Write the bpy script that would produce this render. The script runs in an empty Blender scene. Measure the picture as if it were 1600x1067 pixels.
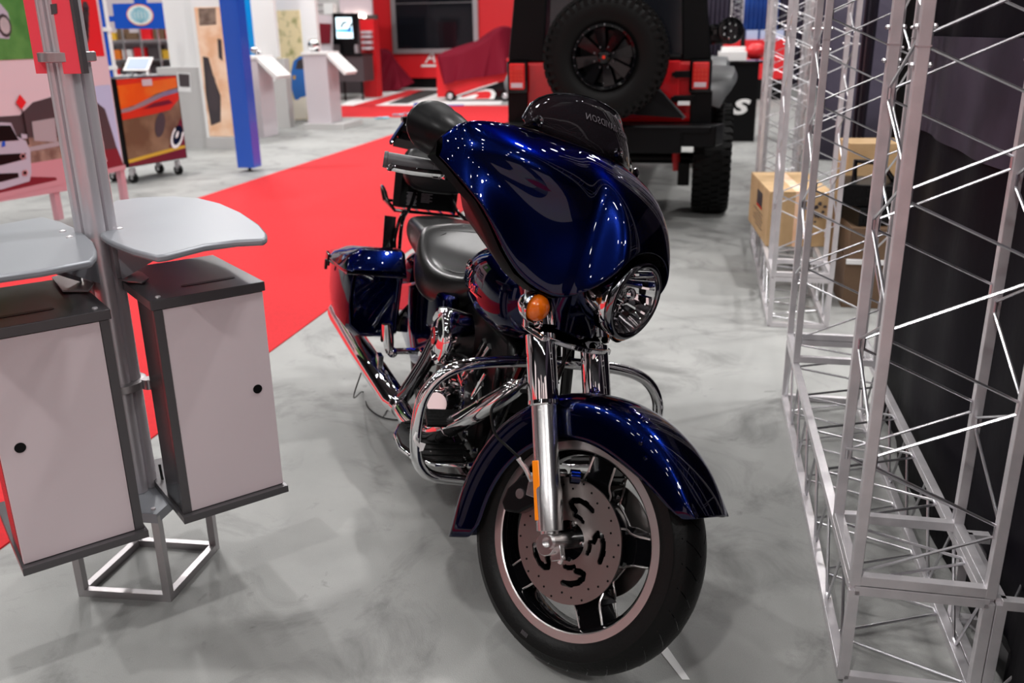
import bpy, bmesh, math, random
from mathutils import Vector, Matrix
random.seed(7)
PI = math.pi
C = bpy.context.scene.collection
SC = bpy.context.scene
# ------------------------------------------------------------------ camera
FPX, PITCH, ROLL, CH = 1400.0, .3301, -.0151, 1.4964
_f = Vector((0, math.cos(PITCH), -math.sin(PITCH)))
_u = Vector((0, math.sin(PITCH), math.cos(PITCH)))
_r = Vector((1, 0, 0))
RR = _r*math.cos(ROLL) + _u*math.sin(ROLL)
UU = -_r*math.sin(ROLL) + _u*math.cos(ROLL)
cam = bpy.data.cameras.new('camera')
cam.sensor_width = 36
cam.lens = FPX*36/1600
cam.clip_start = .05
cam.clip_end = 200
cam.dof.use_dof = True
cam.dof.focus_distance = 2.25
cam.dof.aperture_fstop = 3.4
co = bpy.data.objects.new('camera', cam)
C.objects.link(co)
co.matrix_world = Matrix(((RR.x, UU.x, -_f.x, 0), (RR.y, UU.y, -_f.y, 0), (RR.z, UU.z, -_f.z, CH), (0, 0, 0, 1)))
SC.camera = co
# ------------------------------------------------------------------ world and view
w = bpy.data.worlds.new('hall_air')
SC.world = w
w.use_nodes = True
w.node_tree.nodes['Background'].inputs[0].default_value = (.80, .84, .95, 1)
w.node_tree.nodes['Background'].inputs[1].default_value = .10
SC.view_settings.view_transform = 'Standard'
SC.view_settings.look = 'None'
SC.view_settings.gamma = 1
SC.view_settings.use_curve_mapping = False
SC.view_settings.exposure = 0.12
# hall grid: gv = to the right, gu = away
GU = Vector((.2079, .9781, 0))
GV = Vector((.9781, -.2079, 0))
def G(v, u, z=0.0):
    return GV*v + GU*u + Vector((0, 0, z))
# high-bay lamps of the hall ceiling
LAMP_H = 9.5
for i in range(10):
    for j in range(13):
        L = bpy.data.lights.new('high_bay_lamp', 'AREA')
        L.shape = 'DISK'
        L.size = .26
        L.energy = 24
        L.color = (1.0, .975, .96)
        lo = bpy.data.objects.new('high_bay_lamp', L)
        C.objects.link(lo)
        lo.location = G(-15.0+i*3.1, -11.0+j*3.3, LAMP_H) + Vector((0, 0, .35*((i*3+j) % 3)))

for (v_, u_, e_) in ((-7, 9, 420), (5.5, 7.5, 420), (-3, 14, 300), (8, 1.5, 260), (-8, .5, 300), (2.5, 4.5, 330), (-2, -5, 300), (5, -6, 260), (3, 17, 300), (-10, 18, 400), (-7.5, 13, 260)):
    L = bpy.data.lights.new('bright_bay_lamp', 'AREA')
    L.shape = 'DISK'
    L.size = .5
    L.energy = e_*1.0
    L.color = (1.0, .975, .96)
    lo = bpy.data.objects.new('bright_bay_lamp', L)
    C.objects.link(lo)
    lo.location = G(v_, u_, LAMP_H-.5)

# ------------------------------------------------------------------ back projection (photo measurements to places)
def ray(x, y):
    return (RR*(x-800) + UU*(533.5-y))/FPX + _f
CAMP = Vector((0, 0, CH))
def onz(x, y, z=0.0):
    d = ray(x, y)
    return CAMP + d*((z-CH)/d.z)
class Pl:
    """vertical plane through o along unit vector a; n points away from the viewer"""
    def __init__(s, o, a, up=Vector((0, 0, 1))):
        s.o = Vector(o)
        s.a = Vector(a).normalized()
        s.b = up
        s.n = s.a.cross(s.b)
        s.n.normalize()
        if s.n.dot(s.o-CAMP) < 0:
            s.n = -s.n
    def at(s, x, y):
        d = ray(x, y)
        t = (s.o-CAMP).dot(s.n)/d.dot(s.n)
        p = CAMP + d*t - s.o
        return (p.dot(s.a), p.dot(s.b))
    def P(s, q, off=0.0):
        return s.o + s.a*q[0] + s.b*q[1] + s.n*off
def gridplane(u):
    return Pl(G(0, u), GV)

# ------------------------------------------------------------------ materials
MATS = {}
def mat(name, col, metal=0.0, rough=.5, coat=0.0, emit=0.0, trans=0.0, spec=None, noise=None, bump=None, ecol=None, coatr=.03, alpha=1.0, ior=None):
    m = bpy.data.materials.new(name)
    m.use_nodes = True
    nt = m.node_tree
    b = nt.nodes['Principled BSDF']
    b.inputs['Base Color'].default_value = (*col, 1)
    b.inputs['Metallic'].default_value = metal
    b.inputs['Roughness'].default_value = rough
    b.inputs['Coat Weight'].default_value = coat
    b.inputs['Coat Roughness'].default_value = coatr
    b.inputs['Transmission Weight'].default_value = trans
    b.inputs['Alpha'].default_value = alpha
    if ior: b.inputs['IOR'].default_value = ior
    b.inputs['Coat IOR'].default_value = 1.38
    if spec is not None: b.inputs['Specular IOR Level'].default_value = spec
    if emit:
        b.inputs['Emission Color'].default_value = (*(ecol or col), 1)
        b.inputs['Emission Strength'].default_value = emit
    tc = None
    if noise:
        sc, c2, lo, hi = noise
        tc = nt.nodes.new('ShaderNodeTexCoord')
        n = nt.nodes.new('ShaderNodeTexNoise')
        n.inputs['Scale'].default_value = sc
        n.inputs['Detail'].default_value = 6
        r = nt.nodes.new('ShaderNodeValToRGB')
        r.color_ramp.elements[0].position = lo
        r.color_ramp.elements[1].position = hi
        r.color_ramp.elements[0].color = (*col, 1)
        r.color_ramp.elements[1].color = (*c2, 1)
        nt.links.new(tc.outputs['Object'], n.inputs['Vector'])
        nt.links.new(n.outputs['Fac'], r.inputs['Fac'])
        nt.links.new(r.outputs['Color'], b.inputs['Base Color'])
    if bump:
        sc, st = bump
        tc = tc or nt.nodes.new('ShaderNodeTexCoord')
        n = nt.nodes.new('ShaderNodeTexNoise')
        n.inputs['Scale'].default_value = sc
        n.inputs['Detail'].default_value = 4
        bp = nt.nodes.new('ShaderNodeBump')
        bp.inputs['Strength'].default_value = st
        bp.inputs['Distance'].default_value = .01
        nt.links.new(tc.outputs['Object'], n.inputs['Vector'])
        nt.links.new(n.outputs['Fac'], bp.inputs['Height'])
        nt.links.new(bp.outputs['Normal'], b.inputs['Normal'])
    MATS[name] = m
    return m
def M(n): return MATS[n]
mat('navy_paint', (.0005, .0020, .024), 1.0, .26, 1.0, noise=(1100, (.005, .016, .12), .52, .78), coatr=.012)
_pb = MATS['navy_paint'].node_tree.nodes['Principled BSDF']
_pb.inputs['Specular Tint'].default_value = (.06, .10, .45, 1)
mat('chrome', (.82, .82, .83), 1, .045)
mat('dark_chrome', (.20, .20, .215), 1, .12)
mat('satin_aluminium', (.66, .65, .65), 1, .26)
mat('machined_metal', (.75, .72, .71), 1, .3)
mat('rotor_steel', (.34, .31, .30), 1, .34)
mat('black_gloss', (.002, .002, .0025), 0, .10, .35, spec=.25)
mat('black_satin', (.003, .003, .0035), 0, .34, spec=.16)
mat('black_plastic', (.003, .003, .0035), 0, .40, spec=.14, bump=(500, .05))
mat('engine_black', (.003, .003, .0035), .0, .30, spec=.18)
mat('rubber', (.005, .005, .005), 0, .42, spec=.14, bump=(120, .10))
mat('leather', (.004, .004, .0045), 0, .29, spec=.38, bump=(260, .06))
mat('amber', (.85, .17, .005), 0, .12, .5, trans=.25)
mat('amber_reflector', (.95, .26, .01), 0, .22, .4)
mat('clear_glass', (1, 1, 1), 0, .0, trans=1.0, ior=1.12)
mat('smoked_screen', (.010, .008, .010), 0, .02, trans=0, alpha=.90, spec=.22)
mat('white_print', (.85, .85, .85), 0, .5)
mat('faint_print', (.07, .06, .07), 0, .5)
mat('grey_print', (.34, .32, .34), 0, .4)
mat('orange_print', (.8, .2, .02), 0, .5)
# floor
def floor_mat():
    m = mat('show_floor', (.42, .42, .41), 0, .6)
    nt = m.node_tree
    b = nt.nodes['Principled BSDF']
    tc = nt.nodes.new('ShaderNodeTexCoord')
    def noise(sc, det, rough=.5, dist=0.0):
        n = nt.nodes.new('ShaderNodeTexNoise')
        n.inputs['Scale'].default_value = sc
        n.inputs['Detail'].default_value = det
        n.inputs['Roughness'].default_value = rough
        n.inputs['Distortion'].default_value = dist
        nt.links.new(tc.outputs['Object'], n.inputs['Vector'])
        return n
    def ramp(n, lo, hi, c0, c1):
        r = nt.nodes.new('ShaderNodeValToRGB')
        r.color_ramp.elements[0].position = lo
        r.color_ramp.elements[1].position = hi
        r.color_ramp.elements[0].color = (*c0, 1)
        r.color_ramp.elements[1].color = (*c1, 1)
        nt.links.new(n.outputs['Fac'], r.inputs['Fac'])
        return r
    def mul(a, bb, fac=1.0):
        x = nt.nodes.new('ShaderNodeMixRGB')
        x.blend_type = 'MULTIPLY'
        x.inputs[0].default_value = fac
        nt.links.new(a.outputs[0], x.inputs[1])
        nt.links.new(bb.outputs[0], x.inputs[2])
        return x
    a = ramp(noise(1.3, 8, .6), .3, .7, (.265, .27, .262), (.36, .362, .35))
    st = ramp(noise(2.6, 7, .66, 1.0), .50, .74, (1, 1, 1), (.36, .36, .36))
    st2 = ramp(noise(11, 4, .6, .6), .66, .76, (1, 1, 1), (.62, .62, .62))
    gr = ramp(noise(420, 2), .3, .7, (.80, .80, .80), (1.05, 1.05, 1.05))
    x = mul(mul(mul(a, st, .8), st2, .8), gr, .55)
    nt.links.new(x.outputs[0], b.inputs['Base Color'])
    bp = nt.nodes.new('ShaderNodeBump')
    bp.inputs['Strength'].default_value = .25
    bp.inputs['Distance'].default_value = .004
    nt.links.new(noise(300, 3).outputs['Fac'], bp.inputs['Height'])
    nt.links.new(bp.outputs['Normal'], b.inputs['Normal'])
    b.inputs['Roughness'].default_value = .62
    return m
floor_mat()
mat('hall_dark', (.03, .03, .035), 0, .8)
mat('red_carpet', (.59, .008, .014), 0, .9, noise=(60, (.50, .006, .011), .35, .7), bump=(500, .3))
mat('grey_vinyl', (.50, .51, .50), 0, .4, noise=(3, (.40, .41, .41), .4, .65))
mat('white_carpet', (.75, .75, .74), 0, .8)
mat('black_carpet', (.03, .03, .03), 0, .8)
mat('galvanised', (.62, .60, .62), .5, .38, noise=(14, (.72, .69, .71), .4, .65))
mat('rod_steel', (.72, .71, .74), .9, .28)
mat('kiosk_grey', (.25, .265, .29), .25, .36)
mat('kiosk_dark', (.085, .08, .085), .45, .30)
mat('polished_side', (.05, .048, .05), .5, .22)
mat('grip_grey', (.07, .07, .075), 0, .4)
mat('kiosk_panel', (.60, .52, .545), 0, .42)
mat('column_alu', (.58, .55, .58), .6, .34)
mat('raw_steel', (.42, .40, .41), .8, .36)
mat('sign_red', (.86, .06, .09), 0, .35)
mat('black_drape', (.006, .005, .008), 0, .42, spec=.015, bump=(3, .5))
mat('dark_drape', (.009, .007, .013), 0, .38, spec=.15, bump=(5, .8))
mat('purple_drape', (.055, .045, .075), 0, .6, bump=(9, .9))
mat('blue_drape', (.03, .12, .50), 0, .6, noise=(1.2, (.02, .05, .25), .35, .7))
mat('cardboard', (.50, .33, .17), 0, .75, noise=(7, (.42, .27, .13), .4, .7))
mat('brown_carton', (.13, .075, .04), 0, .6)
mat('tape', (.8, .8, .8), 0, .35)
mat('blue_gloss', (.015, .09, .52), 0, .25, .3)
mat('azure', (.0, .28, .72), 0, .35)
mat('white_wall', (.80, .80, .79), 0, .45)
mat('counter_grey', (.50, .49, .48), 0, .45)
mat('lilac_grey', (.58, .53, .56), 0, .45)
mat('booth_red', (.66, .012, .018), 0, .4)
mat('jeep_red', (.50, .006, .010), 0, .18, .6)
mat('lens_red', (.62, .02, .02), 0, .15, .5)
mat('flare_grey', (.09, .093, .097), 0, .45)
mat('burgundy', (.16, .005, .018), 0, .7, spec=.12, bump=(8, .5))
mat('screen_black', (.006, .007, .010), 0, .08)
mat('silver_trim', (.62, .60, .62), .8, .3)
mat('green_print', (.055, .20, .045), 0, .3, noise=(4, (.10, .28, .07), .4, .6))
mat('sky_print', (.42, .50, .70), 0, .35)
mat('pale_print', (.62, .52, .56), 0, .4)
mat('dark_print', (.05, .04, .045), 0, .35)
mat('scrub_print', (.14, .09, .07), 0, .35, noise=(9, (.30, .22, .17), .4, .65))
mat('maroon_print', (.16, .01, .02), 0, .3)
mat('tan_print', (.80, .46, .27), 0, .4, noise=(5, (.95, .70, .52), .35, .65))
mat('foliage_print', (.85, .72, .42), 0, .4, noise=(7, (.38, .36, .14), .50, .70))
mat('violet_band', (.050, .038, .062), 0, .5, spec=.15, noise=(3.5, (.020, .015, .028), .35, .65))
mat('sand_print', (.95, .88, .74), 0, .4)
mat('orange_gloss', (.75, .09, .005), 0, .3, noise=(2, (.75, .20, .02), .4, .6))
mat('red_gloss', (.62, .03, .01), 0, .3)
mat('brown_gloss', (.14, .075, .04), 0, .3, noise=(3, (.30, .19, .11), .4, .7))
mat('blue_car', (.03, .16, .52), 0, .3)
mat('grey_car', (.42, .42, .50), 0, .3)
mat('cyan_scrap', (.25, .62, .75), 0, .5)
mat('green_scrap', (.03, .3, .12), 0, .5)
mat('screen_lit', (.7, .92, 1), 0, .5, emit=1.2)
mat('screen_blue', (.1, .42, .9), 0, .5, emit=.8)
mat('lamp_glow', (1, .9, .75), 0, .5, emit=9)
mat('store_dark', (.06, .045, .05), 0, .5)
mat('store_yellow', (.65, .38, .03), 0, .5)
mat('pink_paint', (.55, .27, .31), .1, .4)

# ------------------------------------------------------------------ mesh builder
WM = {}
def setp(o, label=None, cat=None, group=None, kind=None):
    if label: o['label'] = label
    if cat: o['category'] = cat
    if group: o['group'] = group
    if kind: o['kind'] = kind
    return o
def empty(name, loc, label, cat, rotm=None, group=None):
    o = bpy.data.objects.new(name, None)
    o.empty_display_size = .1
    C.objects.link(o)
    m = Matrix.Translation(Vector(loc))
    if rotm is not None: m = m @ rotm.to_4x4()
    o.matrix_world = m
    WM[o.name] = m
    return setp(o, label, cat, group)
def catmull(pts, n=6, closed=False):
    pts = [Vector(p) for p in pts]
    if len(pts) < 3: return pts
    out = []
    N = len(pts)
    rng = N if closed else N-1
    for i in range(rng):
        if closed:
            p0, p1, p2, p3 = pts[(i-1) % N], pts[i], pts[(i+1) % N], pts[(i+2) % N]
        else:
            p1, p2 = pts[i], pts[i+1]
            p0 = pts[i-1] if i else p1*2-p2
            p3 = pts[i+2] if i+2 < N else p2*2-p1
        for k in range(n):
            t = k/n
            out.append(.5*((2*p1)+(p2-p0)*t+(2*p0-5*p1+4*p2-p3)*t*t+(3*p1-p0-3*p2+p3)*t*t*t))
    if not closed: out.append(pts[-1])
    return out
class MB:
    def __init__(s):
        s.v = []; s.f = []; s.m = []
    def add(s, vs, fs, mi=0):
        o = len(s.v)
        s.v += [Vector(x) for x in vs]
        for f in fs:
            s.f.append([o+i for i in f]); s.m.append(mi)
        return s
    def box(s, c, d, rot=None, mi=0):
        c = Vector(c)
        vs = []
        for z in (-.5, .5):
            for y in (-.5, .5):
                for x in (-.5, .5):
                    q = Vector((x*d[0], y*d[1], z*d[2]))
                    if rot is not None: q = rot @ q
                    vs.append(c+q)
        return s.add(vs, [(0, 2, 3, 1), (4, 5, 7, 6), (0, 1, 5, 4), (2, 6, 7, 3), (0, 4, 6, 2), (1, 3, 7, 5)], mi)
    def prism(s, poly, d, mi=0):
        """poly: list of 3d points (planar), extruded by vector d"""
        n = len(poly)
        d = Vector(d)
        p = [Vector(q) for q in poly]
        vs = p + [q+d for q in p]
        fs = [list(range(n))[::-1], list(range(n, 2*n))] + [(i, (i+1) % n, n+(i+1) % n, n+i) for i in range(n)]
        return s.add(vs, fs, mi)
    def poly(s, pts, mi=0):
        return s.add(pts, [list(range(len(pts)))], mi)
    def bar(s, a, b, w, h=None, up=Vector((0, 0, 1)), mi=0, tw=0.0):
        a = Vector(a); b = Vector(b)
        h = h or w
        d = (b-a).normalized()
        x = d.cross(up)
        if x.length < 1e-4: x = d.cross(Vector((1, 0, 0)))
        x.normalize()
        y = x.cross(d)
        if tw:
            x, y = x*math.cos(tw)+y*math.sin(tw), y*math.cos(tw)-x*math.sin(tw)
        vs = []
        for p in (a, b):
            for (i, j) in ((-1, -1), (1, -1), (1, 1), (-1, 1)):
                vs.append(p+x*(i*w/2)+y*(j*h/2))
        return s.add(vs, [(3, 2, 1, 0), (4, 5, 6, 7), (0, 1, 5, 4), (1, 2, 6, 5), (2, 3, 7, 6), (3, 0, 4, 7)], mi)
    def tube(s, pts, r, n=12, smooth=0, closed=False, mi=0, cap=True):
        pts = [Vector(p) for p in pts]
        rs = r if isinstance(r, (list, tuple)) else None
        if smooth:
            m = len(pts)
            pts2 = catmull(pts, smooth, closed)
            if rs:
                rr = []
                for i in range(len(pts2)):
                    t = i/smooth
                    k = min(int(t), m-2)
                    rr.append(rs[k]*(1-(t-k))+rs[k+1]*(t-k))
                rs = rr
            pts = pts2
        N = len(pts)
        rings = []
        T = (pts[1]-pts[0]).normalized()
        x = T.orthogonal().normalized()
        for i, p in enumerate(pts):
            if closed: t = (pts[(i+1) % N]-pts[(i-1) % N])
            elif i == 0: t = pts[1]-pts[0]
            elif i == N-1: t = pts[-1]-pts[-2]
            else: t = (pts[i+1]-p).normalized()+(p-pts[i-1]).normalized()
            if t.length < 1e-9: t = T
            t.normalize()
            x = x - t*x.dot(t)
            if x.length < 1e-6: x = t.orthogonal()
            x.normalize()
            y = t.cross(x)
            T = t
            rad = rs[i] if rs else r
            rings.append([p+(x*math.cos(2*PI*k/n)+y*math.sin(2*PI*k/n))*rad for k in range(n)])
        return s.loft(rings, cap=cap and not closed, loop=closed, mi=mi)
    def loft(s, rings, cap=True, loop=False, mi=0, open_ring=False):
        n = len(rings[0])
        vs = [p for r in rings for p in r]
        fs = []
        R = len(rings)
        m = n-1 if open_ring else n
        for i in range(R if loop else R-1):
            j = (i+1) % R
            for k in range(m):
                l = (k+1) % n
                fs.append((i*n+k, i*n+l, j*n+l, j*n+k))
        if cap and not open_ring:
            fs.append(list(range(n))[::-1])
            fs.append([(R-1)*n+k for k in range(n)])
        return s.add(vs, fs, mi)
    def lathe(s, prof, o, ax, n=48, mi=0, cap=False, arc=None):
        """prof: list of (along axis, radius)"""
        o = Vector(o); ax = Vector(ax).normalized()
        x = ax.orthogonal().normalized()
        if abs(ax.y) > .9: x = Vector((1, 0, 0))
        x = (x-ax*x.dot(ax)).normalized()
        y = ax.cross(x)
        rings = []
        for (a, r) in prof:
            rings.append([o+ax*a+(x*math.cos(2*PI*k/n)+y*math.sin(2*PI*k/n))*r for k in range(n)])
        return s.loft(rings, cap=cap, mi=mi)
    def sph(s, c, r, sc=(1, 1, 1), n=20, mi=0):
        c = Vector(c)
        rings = []
        for i in range(1, n//2):
            a = PI*i/(n//2)
            rings.append([c+Vector((math.sin(a)*math.cos(2*PI*k/n)*r*sc[0], math.sin(a)*math.sin(2*PI*k/n)*r*sc[1], math.cos(a)*r*sc[2])) for k in range(n)])
        return s.loft(rings, cap=True, mi=mi)
    def build(s, name, mats, parent=None, xf=None, frame=None, ang=35, sub=0, bev=0.0, solid=0.0, flat=False, soff=-1):
        if not isinstance(mats, (list, tuple)): mats = [mats]
        me = bpy.data.meshes.new(name)
        vs = s.v
        if xf: vs = [xf(p) for p in vs]
        if frame is not None: vs = [frame @ p for p in vs]
        base = None
        top = parent is None
        if not top:
            rt = parent
            while rt.parent: rt = rt.parent
            if frame is None and rt.get('_local'): pass
            else:
                inv = WM[rt.name].inverted()
                vs = [inv @ p for p in vs]
        else:
            mn = [min(p[i] for p in vs) for i in range(3)]
            mx = [max(p[i] for p in vs) for i in range(3)]
            base = Vector(((mn[0]+mx[0])/2, (mn[1]+mx[1])/2, mn[2]))
            vs = [p-base for p in vs]
        me.from_pydata([tuple(p) for p in vs], [], s.f)
        for m in mats: me.materials.append(M(m) if isinstance(m, str) else m)
        me.polygons.foreach_set('material_index', s.m)
        bm = bmesh.new(); bm.from_mesh(me)
        bmesh.ops.recalc_face_normals(bm, faces=bm.faces[:])
        bm.to_mesh(me); bm.free()
        me.validate()
        if not flat:
            me.shade_smooth()
            if not sub: me.set_sharp_from_angle(angle=math.radians(ang))
        o = bpy.data.objects.new(name, me)
        C.objects.link(o)
        if top:
            o.location = base
            WM[o.name] = Matrix.Translation(base)
        else:
            o.parent = parent
        if bev:
            b = o.modifiers.new('bevel', 'BEVEL'); b.width = bev; b.segments = 2; b.limit_method = 'ANGLE'; b.angle_limit = math.radians(40)
            b.harden_normals = False
        if sub:
            b = o.modifiers.new('subsurf', 'SUBSURF'); b.levels = sub; b.render_levels = sub
        if solid:
            b = o.modifiers.new('solid', 'SOLIDIFY'); b.thickness = solid; b.offset = soff
        return o
def top(o, label, cat, group=None, kind=None):
    return setp(o, label, cat, group, kind)
def text_mb(txt, size, depth, tf, mi=0, mb=None, align='CENTER', shear=0.0, space=1.0, bold=0.0):
    cu = bpy.data.curves.new('t', 'FONT')
    cu.body = txt; cu.offset = bold; cu.size = size; cu.extrude = depth; cu.align_x = align; cu.align_y = 'CENTER'; cu.shear = shear
    cu.space_character = space; cu.resolution_u = 3
    o = bpy.data.objects.new('t', cu)
    C.objects.link(o)
    dg = bpy.context.evaluated_depsgraph_get()
    dg.update()
    me = bpy.data.meshes.new_from_object(o.evaluated_get(dg))
    mb = mb or MB()
    mb.add([tf(v.co) for v in me.vertices], [list(p.vertices) for p in me.polygons], mi)
    bpy.data.objects.remove(o); bpy.data.curves.remove(cu); bpy.data.meshes.remove(me)
    return mb
def structure(o): o['kind'] = 'structure'; return o
# ================================================================== SETTING
def slab_poly(name, pts, z0, z1, m):
    return MB().prism([Vector((p.x, p.y, z0)) for p in pts], (0, 0, z1-z0)).build(name, m, flat=True)
structure(slab_poly('floor', [G(-30, -14), G(24, -14), G(24, 44), G(-30, 44)], -.05, 0, 'show_floor'))
structure(slab_poly('ceiling', [G(-30, -14), G(24, -14), G(24, 44), G(-30, 44)], 10.9, 11.0, 'hall_dark'))
_rz = Matrix.Rotation(-math.radians(12), 3, 'Z')
structure(MB().box(G(-3, -14, 5.5), (54, .2, 10.8), _rz).build('wall_front', 'hall_dark', flat=True))
structure(MB().box(G(-30, 15, 5.5), (.2, 58, 10.8), _rz).build('wall_left', 'hall_dark', flat=True))
structure(MB().box(G(24, 15, 5.5), (.2, 58, 10.8), _rz).build('wall_right', 'hall_dark', flat=True))
structure(MB().box(G(-3, 44, 5.5), (54, .2, 10.8), _rz).build('wall_back', 'dark_drape', flat=True))
def carpet(v0, v1, u0, u1, m, label, z=.006, pts=None, cat='carpet'):
    p = pts or [G(v0, u0), G(v1, u0), G(v1, u1), G(v0, u1)]
    o = slab_poly('carpet', p, 0, z, m)
    return top(o, label, cat)
carpet(-4.88, -2.077, -2.2, 17.1, 'red_carpet', 'long red aisle carpet running away past the motorcycle on the grey floor')
carpet(-9.4, -2.0, 17.1, 20.0, 'red_carpet', 'red cross aisle carpet in front of the red booth at the back')
carpet(-7.5, 6.0, -6.5, -2.2, 'red_carpet', 'broad red carpet added out of view for its red reflections, on the floor behind the photographer')  # unseen, added so that red reflects in chrome and pale panels
def reflection_wall(v0, u0, v1, u1, h, m, label):  # added panels out of view, for bright streaks on chrome and fill light
    a, b = G(v0, u0), G(v1, u1)
    mb = MB(); mb.bar(a+Vector((0, 0, h/2)), b+Vector((0, 0, h/2)), .12, h)
    return top(mb.build('reflection_partition', m, flat=True), label, 'partition')
reflection_wall(1.2, -7.2, 2.6, -7.2, 3.2, 'white_wall', 'unseen narrow white partition, added for chrome reflections, behind the photographer')
reflection_wall(-4.5, -7.6, -2.2, -7.6, 3.0, 'white_wall', 'wide white partition added out of view to show in the chrome, behind the photographer, beyond the red carpet')
reflection_wall(-.6, -6.9, .1, -6.9, 3.6, 'white_wall', 'slim white partition added as a reflector straight behind the photographer')
reflection_wall(3.4, -6.4, 5.6, -5.6, 3.6, 'white_wall', 'broad white partition, added unseen for reflections, right behind the photographer')
reflection_wall(-8.2, -5.6, -6.6, -6.4, 3.4, 'white_wall', 'unseen white partition added for reflections behind and left of the photographer')
reflection_wall(-11, -1.0, -11, 1.2, 3.0, 'white_wall', 'white reflector partition added out of view far left of the photographer')
reflection_wall(6.4, -4.5, 7.5, -3.2, 2.8, 'lilac_grey', 'grey partition added for reflections behind and right of the photographer')
def floorpoly(pxs, m, label, z=.004):
    return top(slab_poly('floor_graphic', [onz(x, y) for x, y in pxs], 0, z, m), label, 'floor covering')
floorpoly([(522, 168), (600, 133), (800, 133), (782, 163)], 'white_carpet', 'white floor covering under the draped carts by the red booth', .003)
floorpoly([(549, 166), (640, 141), (668, 141), (583, 166)], 'red_carpet', 'red diagonal stripe on the white booth floor, left stripe', .006)
floorpoly([(606, 162), (660, 141), (698, 141), (637, 162)], 'black_carpet', 'dark grey diagonal stripe on the white booth floor beside the red cart', .006)
floorpoly([(522, 143), (568, 122), (560, 138), (545, 139), (522, 148)], 'red_carpet', 'red floor patch under the small draped stand at the far booth', .006)
for (x, y, s, m, lb) in ((597, 186, .10, 'cyan_scrap', 'pale blue paper scrap on the grey floor, leftmost of the litter'), (622, 181, .08, 'cyan_scrap', 'pale blue paper scrap on the floor at the edge of the red cross aisle'),
                     (640, 179, .10, 'cyan_scrap', 'pale blue crumpled scrap on the floor, just left of the motorcycle mirror'), (656, 180, .09, 'cyan_scrap', 'blue crumpled scrap on the floor nearest to the motorcycle mirror'),
                     (678, 187, .05, 'green_scrap', 'small green scrap on the grey floor behind the mirror')):
    p = onz(x, y)
    mb = MB()
    for k in range(5):
        a = random.random()*6
        q = p+Vector((math.cos(a)*s*.7, math.sin(a)*s*.7, .024))
        mb.box(q, (s*1.4, s*.9, .012), Matrix.Rotation(a, 3, 'Z') @ Matrix.Rotation(.12, 3, 'X'))
    top(mb.build('paper_scrap', m, flat=True), lb, 'litter', 'litter on the aisle floor')
p = onz(654, 168)
mb = MB(); mb.bar(p+Vector((0, 0, .03)), p+Vector((1.0, .1, .03)), .025); mb.box(p+Vector((-.04, 0, .05)), (.10, .28, .09))
top(mb.build('floor_broom', 'blue_gloss'), 'small dark blue broom lying on the red cross aisle', 'broom')

# ================================================================== BACKGROUND, LEFT
def slab(mb, pl, pxs, d, mi=0, off=0.0):
    mb.prism([pl.P(pl.at(x, y), off) for x, y in pxs], pl.n*d, mi)
def slabq(mb, pl, qs, d, mi=0, off=0.0):
    mb.prism([pl.P(q, off) for q in qs], pl.n*d, mi)
def sheet(mb, pl, pxs, mi=0, off=0.0):
    mb.poly([pl.P(pl.at(x, y), off) for x, y in pxs], mi)
def ext(pl, pxs, z):
    """polygon of pixel corners in (s,z) of plane pl, corners marked None take height z"""
    return [(pl.at(x, y)[0], z if k else pl.at(x, y)[1]) for x, y, k in pxs]

# --- free standing poster board behind the kiosk pole
A_ = onz(92, 344); B_ = onz(190, 316)
bpl = Pl(A_, B_-A_)
root = empty('poster_board', A_, 'long poster board on pink legs behind the kiosk, vehicle pictures in four panels', 'poster board')
mb = MB()
slabq(mb, bpl, [(-1.35, .32), (1.02, .32), (1.02, 2.3), (-1.35, 2.3)], .03)
mb.build('board', 'pale_print', root, flat=True)
mb = MB()
slabq(mb, bpl, [(-1.35, .30), (1.03, .30), (1.03, .345), (-1.35, .345)], .05, off=-.012)
mb.build('bottom_rail', 'pink_paint', root, flat=True)
for s in (-1.25, .0, .95):
    mb = MB(); slabq(mb, bpl, [(s, 0), (s+.07, 0), (s+.07, .33), (s, .33)], .05); mb.build('leg', 'pink_paint', root, flat=True)
mb = MB()
def Q(pl, qs, mi, off): mb.poly([pl.P(q, off) for q in qs], mi)
Q(bpl, [(-1.35, 1.36), (.06, 1.36), (.06, 2.3), (-1.35, 2.3)], 0, -.004)
# grey car in the green picture
car = [(-.75, 1.55), (-.20, 1.52), (-.15, 1.60), (-.16, 1.72), (-.24, 1.80), (-.30, 2.0), (-.75, 2.05)]
Q(bpl, car, 1, -.006)
c0 = bpl.at(6, 40)
Q(bpl, [(c0[0]+.075*math.cos(a*.5236), c0[1]+.09*math.sin(a*.5236)) for a in range(12)], 2, -.008)
Q(bpl, [(c0[0]+.055*math.cos(a*.5236), c0[1]+.065*math.sin(a*.5236)) for a in range(12)], 3, -.010)
mb.build('green_print', ['green_print', 'grey_car', 'dark_print', 'galvanised'], root, flat=True)
mb = MB()
Q(bpl, [(.50, 1.36), (.98, 1.36), (.98, 2.3), (.50, 2.3)], 0, -.004)
for k in range(6):
    a = bpl.at(133, 12+k*9); r = .05
    Q(bpl, [(a[0]+r*math.cos(t*1.047), a[1]+r*1.2*math.sin(t*1.047)) for t in range(6)], 1, -.007)
mb.build('red_print', ['booth_red', 'dark_print'], root, flat=True)
mb = MB()
Q(bpl, [(-1.35, .345), (.13, .345), (.13, 1.11), (-1.35, 1.11)], 0, -.004)       # winter sky
def Qp(pxs, mi, off): sheet(mb, bpl, pxs, mi, off)
Qp([(-90, 190), (0, 182), (30, 180), (50, 160), (84, 150), (96, 150), (98, 215), (0, 225), (-90, 230)], 1, -.006)  # trees
Qp([(-90, 232), (0, 215), (100, 215), (104, 262), (-90, 262)], 2, -.008)
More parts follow.
